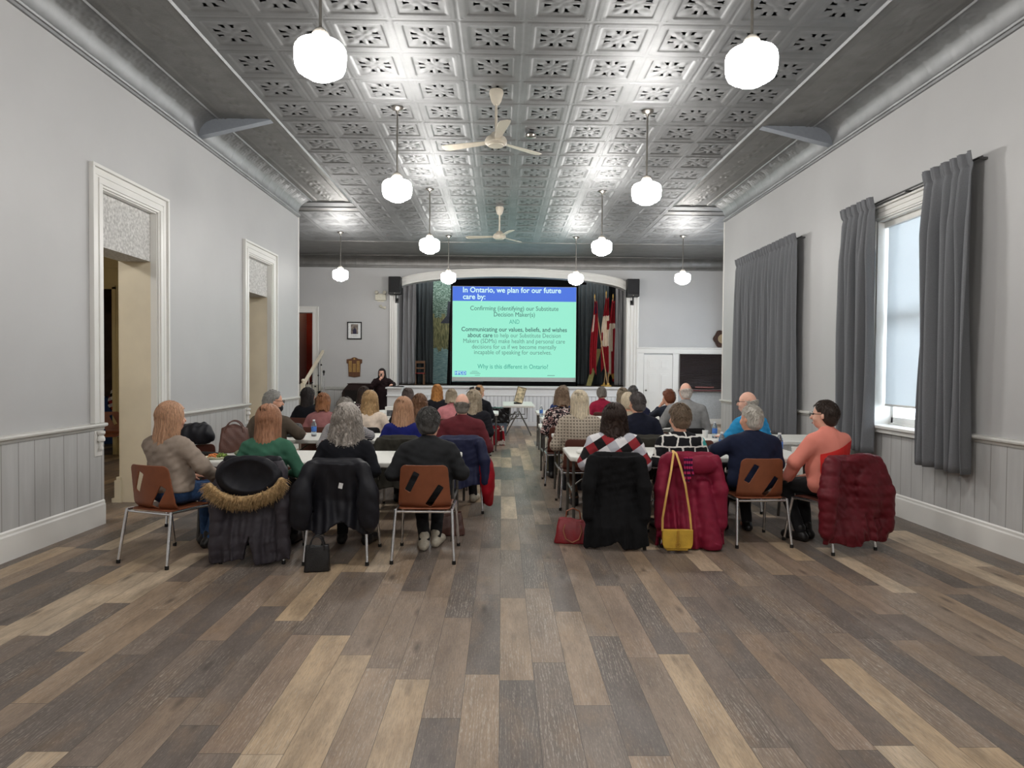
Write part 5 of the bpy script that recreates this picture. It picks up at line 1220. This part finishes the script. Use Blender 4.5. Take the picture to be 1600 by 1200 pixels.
m.tube([T @ Vector((.03, .235, 1.27)), T @ Vector((-.006, .205, 1.40))], [.011, .014], 12); m.lathe([(0, -.026), (.018, -.02), (.026, 0), (.02, .02), (0, .028)], 14, tuple(T @ Vector((-.010, .198, 1.42))))
tag(m.build('microphone', BLACK, smooth=True), 'black hand held microphone at the mouth of the robed speaker', 'microphone')
# ---------------------------------------------------------------- coats over chair backs
def yback(z): return -.205 - .055 * np.clip((z - .42) / .38, 0, 1.2)
def carve(s):
    for q in (-1, 1):
        s.cap((.232 * q, -.235, .435), (.255 * q, -.30, .0), .027, op='s', k=.01); s.cap((.232 * q, -.235, .43), (.232 * q, .1, .42), .025, op='s', k=.01)
    s.cap((-.232, -.225, .415), (.232, -.225, .415), .024, op='s', k=.01); s.box((0, 0, .436), (.225, .235, .022), .01, .01, None, 's')
    s.cut(lambda X, Y, Z: .016 - np.abs(Y - (yback(Z) + .85 * X * X + .10 * np.clip((.50 - Z) / .1, 0, 1) ** 2)) - 2.0 * np.maximum(np.abs(X) - .232, 0) - 2.0 * np.maximum(Z - .812, 0) - 2.0 * np.maximum(.42 - Z, 0))
def coat(x, y, rot, mat, label, zb=.12, w=.235, spread=.08, thick=.028, seed=1, fold=.012, sleeves=1, slz=.34, slout=.06, quilt=0, ztop=.825, hem=.02, split=0, skew=0, extra=None, name='coat', sl_r=.055, h=.0095):
    s = SDF((-.55, -.56, -.01), (.55, .02, .95), h); wf, wf2 = wob(seed, 26), wob(seed + 3, 60)
    def fn(X, Y, Z):
        W = w + spread * np.clip((.8 - Z) / .7, 0, 1.1); Xs = X - skew * (.8 - Z)
        low = np.clip((.80 - Z) / .6, 0, 1)
        yc = yback(Z) - .014 - thick * .6 + .75 * np.minimum(np.abs(Xs), .26) ** 2 - .03 * low - .10 * np.clip((.52 - Z) / .32, 0, 1)
        yc = yc + fold * low * (np.sin(Xs * 34 + 2.4 * wf(X, Y * 0, Z * .35) + seed) + .5 * np.sin(Xs * 71 + seed * 2 + Z * 3))
        tk = thick * .6 * (1 + .25 * wf2(X, Y * 0, Z))
        d = np.abs(Y - yc) - tk
        bot = zb + hem * np.sin(Xs * 17 + seed) + split * np.clip(1 - np.abs(Xs - .01) / .05, 0, 1)
        dz = np.maximum(bot - Z, Z - ztop); dx = np.abs(Xs) - W
        e = np.maximum(dx, dz) + .03
        return np.maximum(d, e - .03) * .85
    s.add(fn, (-w - spread - .1, -.5, 0), (w + spread + .1, -.1, .86), .02)
    s.cap((-w + .05, -.232, ztop + .004), (w - .05, -.232, ztop + .004), .034, .034, .03); s.cap((-w + .07, -.19, ztop - .03), (w - .07, -.19, ztop - .03), .018, .018, .03)
    if sleeves:
        for q in (-1, 1):
            a, b, c = (q * (w - .01), -.27, .775), (q * (w + slout * .75), -.315, (.775 + slz) / 2 + .03), (q * (w + slout), -.325, slz)
            s.cap(a, b, sl_r, sl_r * 1.06, .035); s.cap(b, c, sl_r * 1.04, sl_r * .84, .035)
    if extra: extra(s)
    s.disp(lambda X, Y, Z: .005 * wf(X, Y, Z * 1.5) + .0035 * wf2(X, Y, Z))
    if quilt: s.disp(lambda X, Y, Z: -.007 * np.abs(np.sin(Z * PI / quilt + .2 * np.sin(X * 8))) ** .6 + .004)
    s.cut(lambda X, Y, Z: np.maximum(.012 - Z + 0 * X, .014 - np.abs(Y - (yback(Z) + .85 * X * X)) - 2.0 * np.maximum(np.abs(X) - .232, 0) - 2.0 * np.maximum(Z - .812, 0)))
    carve(s); v, f = s.mesh(); o = np_mesh(name, smooth_v(v, f, 1, .25), f, mat); o.location = (x, y, 0); o.rotation_euler = (0, 0, R(rot))
    return tag(o, label, 'coat', 'coats hung over chair backs')
CHARQ = cloth('charcoal quilted nylon', (62, 58, 64), .2, 300, .12, .55); BLKN = cloth('black nylon', (26, 26, 32), .2, 200, .2, .5); BLKW = cloth('black wool', (18, 18, 20), .3, 500, .2, .95); CRIM = cloth('crimson nylon', (128, 26, 52), .2, 200, .12, .6); MARQ = cloth('maroon nylon', (96, 22, 32), .2, 250, .12, .5)
OLIVE = cloth('dark olive cloth', (54, 52, 46)); NAVN = cloth('navy nylon', (34, 38, 66), .2, 200, .15, .6); REDL = cloth('red lining', (160, 20, 36), .2, 200, .12, .6)
FURM = M('tan fur', (176, 146, 104), .9, var=.45, vs=40)
# fur hooded coat
c = coat(-2.03, 5.66, 0, CHARQ, 'charcoal quilted coat with tan fur trimmed hood hung down to the floor', zb=.03, w=.235, spread=.08, quilt=.115, seed=3, fold=.016, slz=.12, slout=.04, sl_r=.055, split=.22, thick=.034)
s = SDF((-.4, -.52, .4), (.4, -.1, .95), .009); s.ell((.0, -.335, .72), (.27, .06, .17), .03); s.ell((0, -.39, .735), (.215, .05, .13), .03, op='s'); s.cap((-.2, -.25, .835), (.2, -.25, .835), .04, .04, .04); s.disp((lambda w_: (lambda X, Y, Z: .007 * w_(X, Y, Z)))(wob(5, 40)))
carve(s); v, f = s.mesh(); np_mesh('hood', v, f, BLKN, c)
A = np.linspace(-1.28, 1.22, 60); arc = np.stack([.30 * np.sin(A) * (1 + .05 * np.sin(A * 3)), -.375 - .03 * np.cos(A), .73 - .185 * np.cos(A) + .03 * np.sin(A)], 1)
N = 2600; t = rng.uniform(0, 1, N); P0 = np.stack([np.interp(t, np.linspace(0, 1, 60), arc[:, k]) for k in range(3)], 1) + rng.normal(size=(N, 3)) * (.014, .014, .014)
nrm = np.stack([np.sin(-1.28 + 2.5 * t), -.5 + 0 * t, -np.cos(-1.28 + 2.5 * t)], 1) + rng.normal(size=(N, 3)) * .55; nrm /= np.linalg.norm(nrm, axis=1, keepdims=True)
q = np.linspace(0, 1, 5)[None, :, None]; L_ = rng.uniform(.035, .07, N)[:, None, None]
P = P0[:, None, :] + nrm[:, None, :] * q * L_ + np.array([0, 0, -1.]) * (q ** 2) * .022
s = SDF((-.4, -.52, .4), (.4, -.25, .9), .009)
for i in range(0, 59, 3): s.cap(arc[i], arc[min(i + 3, 59)], .028, .028, .01)
np_mesh('fur_trim', *join(s.mesh(), strands(P, np.linspace(.0028, .0007, 5))), FURM, c)
# black coat with label
def ex1(s):
    for q in (-1, 1): s.ell((q * .265, -.34, .49), (.09, .055, .19), .06)
c = coat(-1.335, 5.62, 0, BLKN, 'black nylon coat with small white label over chair of the silver haired person', zb=.30, w=.225, spread=.10, seed=7, fold=.026, slz=.36, slout=.07, sl_r=.06, extra=ex1, hem=.05)
T = Matrix.Translation((.065, -.395, .665)) @ Matrix.Rotation(R(12), 4, 'Y'); m = MB(); m.box(-.016, -.004, -.022, .016, .0, .022, T); m.build('white_label', M('white label', (220, 220, 220), .6), c)
coat(-1.13, 7.52, 0, OLIVE, 'dark olive coat over chair of the person in royal blue knit', zb=.28, w=.22, spread=.06, seed=9, fold=.02, slout=.045)
c = coat(-.455, 7.55, 0, NAVN, 'navy coat with red lining over the aisle chair in second left row', zb=.30, w=.235, spread=.06, seed=11, fold=.016, slz=.36, slout=.05)
s = SDF((.05, -.5, -.02), (.6, .1, .75), .0095); w_ = wob(4, 30)
s.ell((.30, -.22, .36), (.085, .14, .27), .03); s.cap((.26, -.24, .56), (.33, -.2, .10), .05, .035, .05); s.disp(lambda X, Y, Z: .007 * w_(X, Y, Z)); s.cut(lambda X, Y, Z: .06 - Z + .5 * np.abs(X - .32) * 0 + 0 * Y)
carve(s); v, f = s.mesh(); np_mesh('red_lining', v, f, REDL, c)
coat(1.63, 7.74, 6, OLIVE, 'dark olive coat over chair of the navy blazer person', zb=.34, w=.225, spread=.02, slout=.03, seed=13)
coat(1.06, 6.14, -6, BLKW, 'long black wool coat hanging to the floor beside the red handbag', zb=.03, w=.225, spread=.06, seed=15, fold=.014, slz=.30, slout=.03, split=.05, thick=.036, sl_r=.055)
def ex2(s):
    s.ell((.07, -.335, .755), (.155, .055, .085), .03); s.ell((-.16, -.315, .80), (.09, .05, .07), .03)
    s.cap((.10, -.31, .55), (.17, -.37, .06), .07, .10, .05)
c = coat(1.71, 6.2, 0, CRIM, 'crimson coat with drooping hood over chair of the grid knit person', zb=.03, w=.235, spread=.07, seed=17, fold=.026, slz=.22, slout=.04, extra=ex2, sl_r=.06, thick=.036)
m = MB()
for i, xx in enumerate((-.075, -.055, -.035, -.015)): m.tube([(xx, -.375, .83), (xx - .005, -.392, .74), (xx + .01 * (i % 2), -.40, .58 + .03 * i)], .009, 6)
m.build('plaid_scarf', pat('pink plaid scarf', lambda g: g.mix(g.mt('GREATER_THAN', g.mt('FRACT', g.mt('MULTIPLY', g.sep()[2], 22)), .5), lin((186, 46, 92)), lin((52, 22, 60)))), c, smooth=True)
def ex3(s): s.ell((.06, -.30, .82), (.16, .055, .06), .03); s.ell((.16, -.33, .55), (.17, .05, .25), .05)
coat(3.02, 6.02, 21, MARQ, 'maroon quilted coat over the chair nearest the window', zb=.10, w=.27, spread=.10, seed=19, fold=.014, quilt=.10, slz=.22, slout=.09, extra=ex3, sl_r=.075, thick=.04)

# ---------------------------------------------------------------- bags
def leather(name, c, rough=.4): return M(name, c, rough, 0, .18, 9, .25, 120, .5)
def bag(name, label, loc, rz, mat, w, d, hgt, slump=.0, handle=None, hmat=None, seed=1, group=None, top=.8, hz=.16):
    s = SDF((-w, -d * 1.6, -.01), (w, d * 1.6, hgt + .05), .006); wf = wob(seed, 40)
    def fn(X, Y, Z):
        t = np.clip(Z / hgt, 0, 1); W = w / 2 * (1 - (1 - top) * t); D = d / 2 * (1.05 - .55 * t ** 2)
        qx, qy = np.abs(X) - W + .02, np.abs(Y) - D + .02
        d2 = np.sqrt(np.maximum(qx, 0) ** 2 + np.maximum(qy, 0) ** 2) + np.minimum(np.maximum(qx, qy), 0) - .02
        return np.maximum(d2, np.maximum(Z - hgt - slump * np.sin(X * 16 + seed), .002 - Z))
    s.add(fn, (-w / 2, -d, 0), (w / 2, d, hgt + .03), .01); s.ell((0, 0, hgt + .012), (w * .40, d * .16, .035), .01, op='s')
    s.disp(lambda X, Y, Z: .005 * wf(X, Y, Z)); s.cut(lambda X, Y, Z: .0015 - Z + 0 * X + 0 * Y)
    v, f = s.mesh(); o = np_mesh(name, smooth_v(v, f, 1, .4), f, mat); o.location = loc; o.rotation_euler = (0, 0, R(rz)); tag(o, label, 'bag', group)
    if handle:
        for q in (-1, 1):
            m = MB(); pts = [(w * .28 * math.cos(a), q * (d * .33 + .01) - q * .01 * math.sin(a), hgt * .82 + hz * math.sin(a) * handle) for a in np.linspace(0, PI, 17)]
            m.tube(pts, .006, 8); m.build('handle', hmat or mat, o, smooth=True)
    return o
RL = leather('red leather', (136, 26, 36)); TANL = leather('tan strap', (156, 92, 62)); YL = leather('mustard leather', (206, 164, 58)); BL_ = leather('black leather', (20, 20, 22)); BRL = leather('brown leather', (86, 52, 42))
b = bag('handbag', 'red leather handbag on the floor beside the long black coat', (.67, 6.08, 0), -8, RL, .34, .17, .21, .012, None, TANL, 3, hz=.13)
m = MB(); m.tube([(-.07, -.058, .175), (-.085, -.085, .12), (-.06, -.10, .05), (.0, -.105, .02), (.06, -.10, .05), (.085, -.085, .12), (.07, -.058, .175)], .0065, 8); m.build('handle', TANL, b, smooth=True)
m = MB(); m.tube([(-.07, .055, .19), (-.06, .03, .28), (0, .02, .31), (.06, .03, .28), (.07, .055, .19)], .0065, 8); m.build('handle', TANL, b, smooth=True)
bag('handbag', 'small black leather handbag on the floor by the black coat chair', (-1.44, 5.17, 0), 8, BL_, .20, .07, .21, .006, .9, BL_, 5, top=.9, hz=.12)
bag('handbag', 'brown leather bag on floor under the charcoal fleece person', (-.50, 6.35, 0), 10, BRL, .30, .18, .20, .01, .6, BRL, 6)
# yellow saddle bag hanging from the crimson coat
t = empty('saddle_bag', (1.545, 5.735, 0)); tag(t, 'mustard yellow saddle bag hanging by its strap over the crimson coat', 'bag')
s = SDF((-.16, -.09, .0), (.16, .07, .26), .005)
def sb(dy, zt, zl, W):
    def fn(X, Y, Z):
        a = np.clip((.11 - Z) / .11, 0, 1); qx = np.abs(X) - W * np.sqrt(np.maximum(1 - a ** 2 * .75, .02))
        return np.maximum(np.maximum(qx, np.maximum(zl - Z, Z - zt)), np.abs(Y) - dy)
    return fn
s.add(sb(.036, .205, .02, .128), (-.14, -.05, 0), (.14, .05, .22), .01); s.disp(lambda X, Y, Z: .004 + 0 * X * Y * Z); v, f = s.mesh(); np_mesh('body', smooth_v(v, f, 2), f, YL, t)
s = SDF((-.16, -.09, .0), (.16, .07, .26), .005); s.add(lambda X, Y, Z: np.maximum(sb(.05, .213, .045, .134)(X, Y, Z), np.maximum(Y + .036, -Y - .05)), (-.15, -.06, 0), (.15, .0, .22), .005); v, f = s.mesh(); np_mesh('flap', smooth_v(v, f, 2), f, YL, t)
m = MB(); m.box(-.009, -.058, .07, .009, -.048, .205); m.tube([(.02 * math.cos(a), -.06, .08 + .018 * math.sin(a)) for a in np.linspace(0, 2 * PI, 15)], .003, 6); m.build('buckle_strap', leather('ochre strap', (176, 132, 44)), t)
m = MB()
for pts in ([(-.125, .0, .19), (-.125, .0, .30), (-.10, -.02, .5), (-.05, .02, .72), (-.01, .10, .862), (.0, .17, .875)], [(.13, .0, .19), (.115, -.0, .34), (.07, .0, .6), (.035, .04, .76), (.012, .10, .864), (.0, .18, .878)]):
    for a, b_ in zip(pts[:-1], pts[1:]):
        va, vb = Vector(a), Vector(b_); d = (vb - va).normalized(); u = Vector((1, 0, 0)) - d * d.x; u.normalize(); n = d.cross(u)
        i = len(m.v); m.add([va - u * .009 - n * .002, va + u * .009 - n * .002, va + u * .009 + n * .002, va - u * .009 + n * .002, vb - u * .009 - n * .002, vb + u * .009 - n * .002, vb + u * .009 + n * .002, vb - u * .009 + n * .002], [(0, 1, 5, 4), (1, 2, 6, 5), (2, 3, 7, 6), (3, 0, 4, 7)])
m.build('shoulder_strap', leather('pale ochre strap', (216, 172, 92)), t)

# things heaped on the spare chair by the left wall
chair('plain', -3.24, 6.98, 26, 'spare brown chair by left wall with black jacket over its back')
bag('handbag', 'brown leather slouch bag standing on the nearest left table end', (-2.69, 6.68, .741), 16, BRL, .30, .15, .25, .03, .7, BRL, 8)
def heap(name, label, cat, loc, r, mat, seed, amp=.02, freq=28, flat=None):
    s = SDF((-r[0] * 1.5, -r[1] * 1.5, -.01), (r[0] * 1.5, r[1] * 1.5, r[2] * 2.4), max(.006, min(r) / 14)); w_ = wob(seed, freq)
    s.ell((0, 0, r[2] * .7), r, .02); s.ell((r[0] * .4, r[1] * .2, r[2] * .9), (r[0] * .5, r[1] * .6, r[2] * .7), .04)
    s.disp(lambda X, Y, Z: amp * w_(X, Y, Z)); s.cut(lambda X, Y, Z: .002 - Z + 0 * X + 0 * Y)
    v, f = s.mesh(); o = np_mesh(name, smooth_v(v, f, 1), f, mat); o.location = loc; return tag(o, label, cat)
heap('jacket', 'rumpled black jacket heaped on the back of the spare chair by left wall', 'coat', (-3.13, 6.74, .812), (.20, .11, .13), BLKN, 3)
heap('backpack', 'black bag on second left table by the wall', 'bag', (-2.62, 8.2, .741), (.16, .10, .10), BL_, 5)
heap('cardigan', 'cream cardigan bundled on the table end by the left wall', 'clothing', (-2.34, 6.64, .741), (.13, .11, .09), cloth('cream cloth', (198, 184, 170)), 6, .014)
heap('napkin', 'sage green cloth napkin crumpled behind the salad plate', 'napkin', (-2.48, 6.43, .741), (.11, .09, .035), cloth('sage cloth', (128, 134, 106)), 7, .012)
t = MB(); t.prism([(-.16, -.02), (-.05, -.035), (.1, -.03), (.12, 0), (-.04, .0), (-.15, .012)], 0, .03, 'z'); o = t.build('glasses_case', BL_, bevel=.008); o.location = (-2.78, 6.43, .742); o.rotation_euler = (0, 0, R(-20)); tag(o, 'black spectacle case at the end of the nearest left table', 'case')
bag('tote_bag', 'dark blue patterned tote under the nearest left table', (-2.36, 6.55, 0), 6, pat('blue tote print', lambda g: g.ramp(g.noise(9), [(.42, lin((26, 28, 62))), (.5, lin((36, 96, 150))), (.56, lin((60, 160, 190))), (.62, lin((220, 220, 226)))], 'CONSTANT')), .34, .16, .34, .01, .7, None, 12)

# ---------------------------------------------------------------- table ware
PLATE = M('cream plate', (228, 226, 200), .4, var=.02); PAPER = M('white paper', (236, 236, 232), .7, var=.015); CUPM = M('white cup', (232, 232, 228), .5, var=.02)
BOTT = bpy.data.materials.new('clear bottle plastic'); BOTT.use_nodes = True
p = BOTT.node_tree.nodes['Principled BSDF']; p.inputs['Base Color'].default_value = (.75, .86, .95, 1); p.inputs['Roughness'].default_value = .08; p.inputs['Transmission Weight'].default_value = .85; p.inputs['IOR'].default_value = 1.2
LBL = M('bottle label blue', (70, 116, 190), .5, var=.3, vs=60)
def plate(x, y, label, foods):
    t = empty('plate', (x, y, .7405)); tag(t, label, 'plate')
    m = MB(); m.lathe([(0, .003), (.075, .003), (.085, .007), (.118, .019), (.120, .017), (.09, .0), (0, .0)], 36); m.build('dish', PLATE, t, smooth=True)
    for nm, c, n, cx, cy, r in foods:
        mm = MB(); rr = random.Random(n)
        for i in range(n):
            a = rr.uniform(0, 6.28); d = rr.uniform(0, 1) ** .5; px, py = cx + .045 * d * math.cos(a), cy + .035 * d * math.sin(a); z = .020 + rr.uniform(0, .02)
            T = Matrix.Translation((px, py, z)) @ Matrix.Rotation(rr.uniform(0, 6), 4, (rr.random(), rr.random(), rr.random() + .1))
            mm.prism([(-r, 0), (-r * .4, r * .7), (r * .5, r * .6), (r, 0), (r * .5, -r * .6), (-r * .5, -r * .7)], -r * .35, r * .35, 'z', T)
        o = mm.build(nm, M('food ' + nm, c, .5, var=.35, vs=60), t, bevel=.002); o['kind'] = 'stuff'
plate(-2.66, 6.22, 'cream plate with orange and green salad on the nearest left table', [('carrot_salad', (216, 132, 76), 22, -.045, 0, .014), ('green_salad', (112, 134, 56), 30, .035, .005, .016)])
plate(.73, 10.12, 'white plate of vegetables on the third right table', [('carrot_salad', (222, 150, 60), 24, .03, 0, .016), ('green_salad', (60, 84, 44), 24, -.05, 0, .018)])
def bottle(x, y, label, s=1.0, z=.7405):
    t = empty('water_bottle', (x, y, z)); t.scale = (s, s, s); tag(t, label, 'bottle', 'plastic water bottles')
    m = MB(); m.lathe([(0, .0), (.028, .0), (.032, .006), (.032, .05), (.0305, .055), (.032, .06), (.032, .13), (.028, .155), (.015, .182), (.0135, .195), (0, .195)], 24); m.build('bottle', BOTT, t, smooth=True)
    m = MB(); m.lathe([(.0326, .062), (.0326, .125)], 24); m.build('label', LBL, t, smooth=True)
    m = MB(); m.lathe([(0, .21), (.0145, .21), (.015, .193), (0, .193)], 16); m.build('cap', M('bottle cap white', (226, 228, 230), .5), t, smooth=True)
bottle(2.86, 6.72, 'water bottle on nearest right table in front of the coral fleece', 1.08); bottle(2.34, 6.95, 'water bottle left of the navy pullover on nearest right table')
bottle(-2.34, 8.25, 'water bottle beside the elbow of the taupe jacket'); bottle(-1.58, 9.85, 'water bottle right of the cream sweater'); bottle(.72, 11.95, 'water bottle beside the blue jacket'); bottle(2.72, 8.35, 'water bottle in front of the turquoise polo')
def cup(x, y, label):
    m = MB(); m.lathe([(0, .0), (.028, .0), (.030, .004), (.039, .09), (.041, .092), (.038, .09), (.029, .006), (0, .006)], 24, (x, y, .7405)); tag(m.build('cup', CUPM, smooth=True), label, 'cup', 'white cups')
cup(-2.13, 8.12, 'white cup right of the taupe elbow on second left table'); cup(-.33, 13.2, 'white cup at the aisle end of the farthest left table'); cup(2.98, 6.62, 'white cup beside the bottle on nearest right table'); cup(2.62, 8.42, 'white cup on second right table beside turquoise polo'); cup(3.42, 8.4, 'white cup on the short table by the curtains')
def paper(x, y, rz, label, w=.216, d=.28):
    m = MB(); m.box(-w / 2, -d / 2, 0, w / 2, d / 2, .003); o = m.build('paper', PAPER); o.location = (x, y, .7405); o.rotation_euler = (0, 0, R(rz)); tag(o, label, 'paper', 'sheets of paper on the tables')
paper(-1.70, 6.5, 8, 'sheet of paper between green sweater and black top'); paper(-.96, 6.5, -4, 'sheet of paper between black top and charcoal fleece'); paper(1.42, 6.75, 5, 'sheet of paper between check shawl and grid knit'); paper(2.05, 6.85, -6, 'sheet of paper before the hand of the navy pullover'); paper(-1.55, 8.3, 4, 'sheet of paper right of the striped sleeve'); paper(2.35, 8.4, 0, 'sheet of paper between navy blazer and turquoise polo')
heap('napkin', 'crumpled white napkin at aisle end of the nearest right table', 'napkin', (.86, 6.72, .741), (.09, .05, .03), PAPER, 9, .012)
def specs(x, y, rz, label):
    m = MB()
    for q in (-1, 1):
        m.tube([(q * .034 + .026 * math.cos(a), 0, .022 + .020 * math.sin(a)) for a in np.linspace(0, 2 * PI, 15)], .002, 5); m.tube([(q * .06, 0, .03), (q * .063, .08, .02), (q * .04, .13, .003)], .002, 5)
    m.tube([(-.008, 0, .028), (.008, 0, .028)], .002, 5); o = m.build('reading_glasses', BLACK, smooth=True); o.location = (x, y, .7415); o.rotation_euler = (0, 0, R(rz)); tag(o, label, 'glasses', 'folded reading glasses')
specs(-2.38, 6.18, 10, 'reading glasses beside the salad plate'); specs(-1.66, 6.25, -25, 'reading glasses between green sweater and black top')
# papers and books near the piano, flowers
t = empty('flower_vase', (-2.62, 11.5, .7405)); tag(t, 'small white flowers in a vase on the fourth left table', 'flowers')
m = MB(); m.lathe([(0, 0), (.04, 0), (.05, .05), (.03, .1), (.034, .12), (0, .12)], 18); m.build('vase', CUPM, t, smooth=True)
m = MB(); rr = random.Random(4)
for i in range(12):
    a, d = rr.uniform(0, 6.28), rr.uniform(.02, .09); p_ = (d * math.cos(a), d * math.sin(a), .16 + rr.uniform(0, .12)); m.tube([(0, 0, .1), p_], .002, 4)
    m.lathe([(0, -.012), (.02, 0), (.012, .014), (0, .016)], 8, p_)
m.build('flowers', M('white petals', (224, 224, 214), .7), t)
t = empty('open_box', (-1.88, 11.5, .7405)); tag(t, 'white printed box standing on the fourth left table', 'box')
MB().box(-.14, -.05, 0, .14, .05, .19).build('box', PAPER, t, bevel=.004); MB().box(-.11, -.053, .03, .06, -.0505, .13).build('printed_panel', M('grey print', (90, 92, 96), .6, var=.6, vs=30), t)
# bin, tote, display
t = empty('recycling_bin', (-.10, 16.45, 0)); tag(t, 'grey blue bin lined with a black bag in the aisle before the stage', 'bin')
m = MB(); m.add([(-.22, -.15, 0), (.22, -.15, 0), (.22, .15, 0), (-.22, .15, 0), (-.28, -.19, .6), (.28, -.19, .6), (.28, .19, .6), (-.28, .19, .6)], [(0, 3, 2, 1), (0, 1, 5, 4), (1, 2, 6, 5), (2, 3, 7, 6), (3, 0, 4, 7), (4, 5, 6, 7)]); m.build('bin', M('blue grey plastic', (104, 120, 136), .5, var=.06), t, bevel=.012)
s = SDF((-.4, -.3, .2), (.4, .3, .72), .011); w_ = wob(8, 30); s.box((0, 0, .45), (.295, .205, .185), .03, .02); s.disp(lambda X, Y, Z: .02 * w_(X, Y, Z)); v, f = s.mesh(); np_mesh('bin_liner', v, f, M('black bin bag', (24, 25, 29), .25, var=.2), t)
b = bag('tote_bag', 'red and white striped shopping bag on floor at the aisle', (-.10, 13.88, 0), 4, pat('red white bag print', lambda g: g.mix(g.mt('GREATER_THAN', g.noise(7), .56), g.ramp(g.mt('FRACT', g.mt('MULTIPLY', g.mt('ADD', g.sep()[0], .5), 4.2)), [(0, lin((130, 24, 34))), (.35, lin((70, 28, 28))), (.6, lin((160, 30, 44)))], 'CONSTANT'), lin((214, 206, 198)))), .36, .2, .40, .004, .6, BLKN, 15)
bag('shoulder_bag', 'olive brown bag under the second right table at the aisle', (.78, 10.05, 0), 0, cloth('olive bag cloth', (98, 92, 70)), .22, .18, .30, .01, 0, None, 16)
bag('shoulder_bag', 'black bag hanging low under the second right table', (.96, 8.78, 0), 0, BLKN, .28, .2, .34, .01, 0, None, 17)
t = empty('standing_card', (.40, 16.2, .762)); tag(t, 'framed picture propped upright on the display table', 'picture')
T = Matrix.Rotation(R(14), 4, 'X') @ Matrix.Rotation(R(14), 4, 'Y'); m = MB(); m.box(-.11, -.012, .02, .11, .012, .42, T); m.build('frame', M('thin gilt frame', (112, 96, 66), .5), t, bevel=.004)
m = MB(); m.box(-.095, -.0145, .035, .095, -.0125, .405, T); m.build('print', M('pictured leaves', (206, 192, 160), .6, var=.7, vs=12), t)
m = MB(); m.box(-.1, .0, -.02, .1, .12, .02); m.build('stand', BLACK, t)
paper(.45, 16.9, 3, 'sheets of paper lying on the display table', .5, .4)
# dark jacket on the chair beside the hat
heap('jacket', 'puffy dark blue jacket lying on the fourth right table', 'coat', (2.50, 11.72, .741), (.17, .10, .12), NAVN, 12, .02, 30)
# annexe seen through the first doorway
chair('slot', -6.74, 11.3, 205, 'brown chair standing in the annexe behind the first doorway')
t = empty('hanging_shawl', (-7.22, 12.6, 1.0)); tag(t, 'checked shawl hanging in the dark annexe doorway', 'clothing')
s = SDF((-.3, -.12, -.4), (.3, .12, .7), .012); s.cap((0, 0, .55), (-.05, 0, -.1), .04, .17, .02); w_ = wob(3, 30); s.disp(lambda X, Y, Z: .02 * w_(X, Y, Z)); v, f = s.mesh(); np_mesh('cloth', v, f, pat('brown check shawl', lambda g: plaid(g, .06, 20)), t)
m = MB(); m.box(-.02, .0, .58, .02, .5, .62); m.build('hook', STEEL, t)
t = MB(); t.box(-8.6, 13.6, 0, -7.0, 14.3, .95); tag(t.build('blue_cupboard', M('blue cupboard paint', (34, 66, 122), .5, var=.08), bevel=.01), 'low blue cupboard deep in the annexe', 'cupboard')
for y_, l_ in ((6.2, 'unseen ceiling lamp added to light the annexe behind the first doorway'),):
  t = empty('added_annexe_lamp', (-5.9, y_, 0)); tag(t, l_, 'ceiling light')  # unseen lamp, added to light the annexe and the cream jamb
  m = MB(); m.lathe([(0, 3.42), (.1, 3.43), (.17, 3.5), (.18, 3.58), (0, 3.6)], 24); m.build('globe', GLOBE, t, smooth=True)
t = empty('added_red_room_lamp', (-6.3, 21.2, 0)); tag(t, 'unseen ceiling lamp added to light the red room behind the stage door', 'ceiling light')  # added out of view as a light source for the red room
WARM = bpy.data.materials.new('added warm lamp glass'); WARM.use_nodes = True; p = WARM.node_tree.nodes['Principled BSDF']; p.inputs['Emission Color'].default_value = (1, .75, .5, 1); p.inputs['Emission Strength'].default_value = 14
m = MB(); m.lathe([(0, 3.92), (.1, 3.93), (.17, 4.0), (.18, 4.06), (0, 4.08)], 24); m.build('globe', WARM, t, smooth=True)
# ---------------------------------------------------------------- light, world, camera
w = bpy.data.worlds.new('sky'); S.world = w; w.use_nodes = True
bg = w.node_tree.nodes['Background']; bg.inputs[0].default_value = (.80, .90, 1, 1); bg.inputs[1].default_value = SKY
cam = bpy.data.cameras.new('camera'); co = bpy.data.objects.new('camera', cam); COL.objects.link(co)
FPX = 1030.
cam.sensor_width = 36; cam.lens = FPX / 1600 * 36; cam.clip_start = .05; cam.clip_end = 200
co.location = (0, 0, 1.6)
yaw, pit = math.atan(16 / FPX), math.atan(23.3 / FPX)
co.rotation_mode = 'QUATERNION'
co.rotation_quaternion = (Matrix.Rotation(-yaw, 3, 'Z') @ Matrix.Rotation(PI / 2 - pit, 3, 'X') @ Matrix.Rotation(R(.45), 3, 'Z')).to_quaternion()
S.camera = co
S.view_settings.view_transform = 'Standard'; S.view_settings.look = 'None'; S.view_settings.gamma = 1; S.view_settings.use_curve_mapping = False
S.view_settings.exposure = EXPO
S.cycles.use_denoising = True
S.cycles.max_bounces = 8; S.cycles.sample_clamp_indirect = 6; S.cycles.caustics_reflective = False; S.cycles.caustics_refractive = False
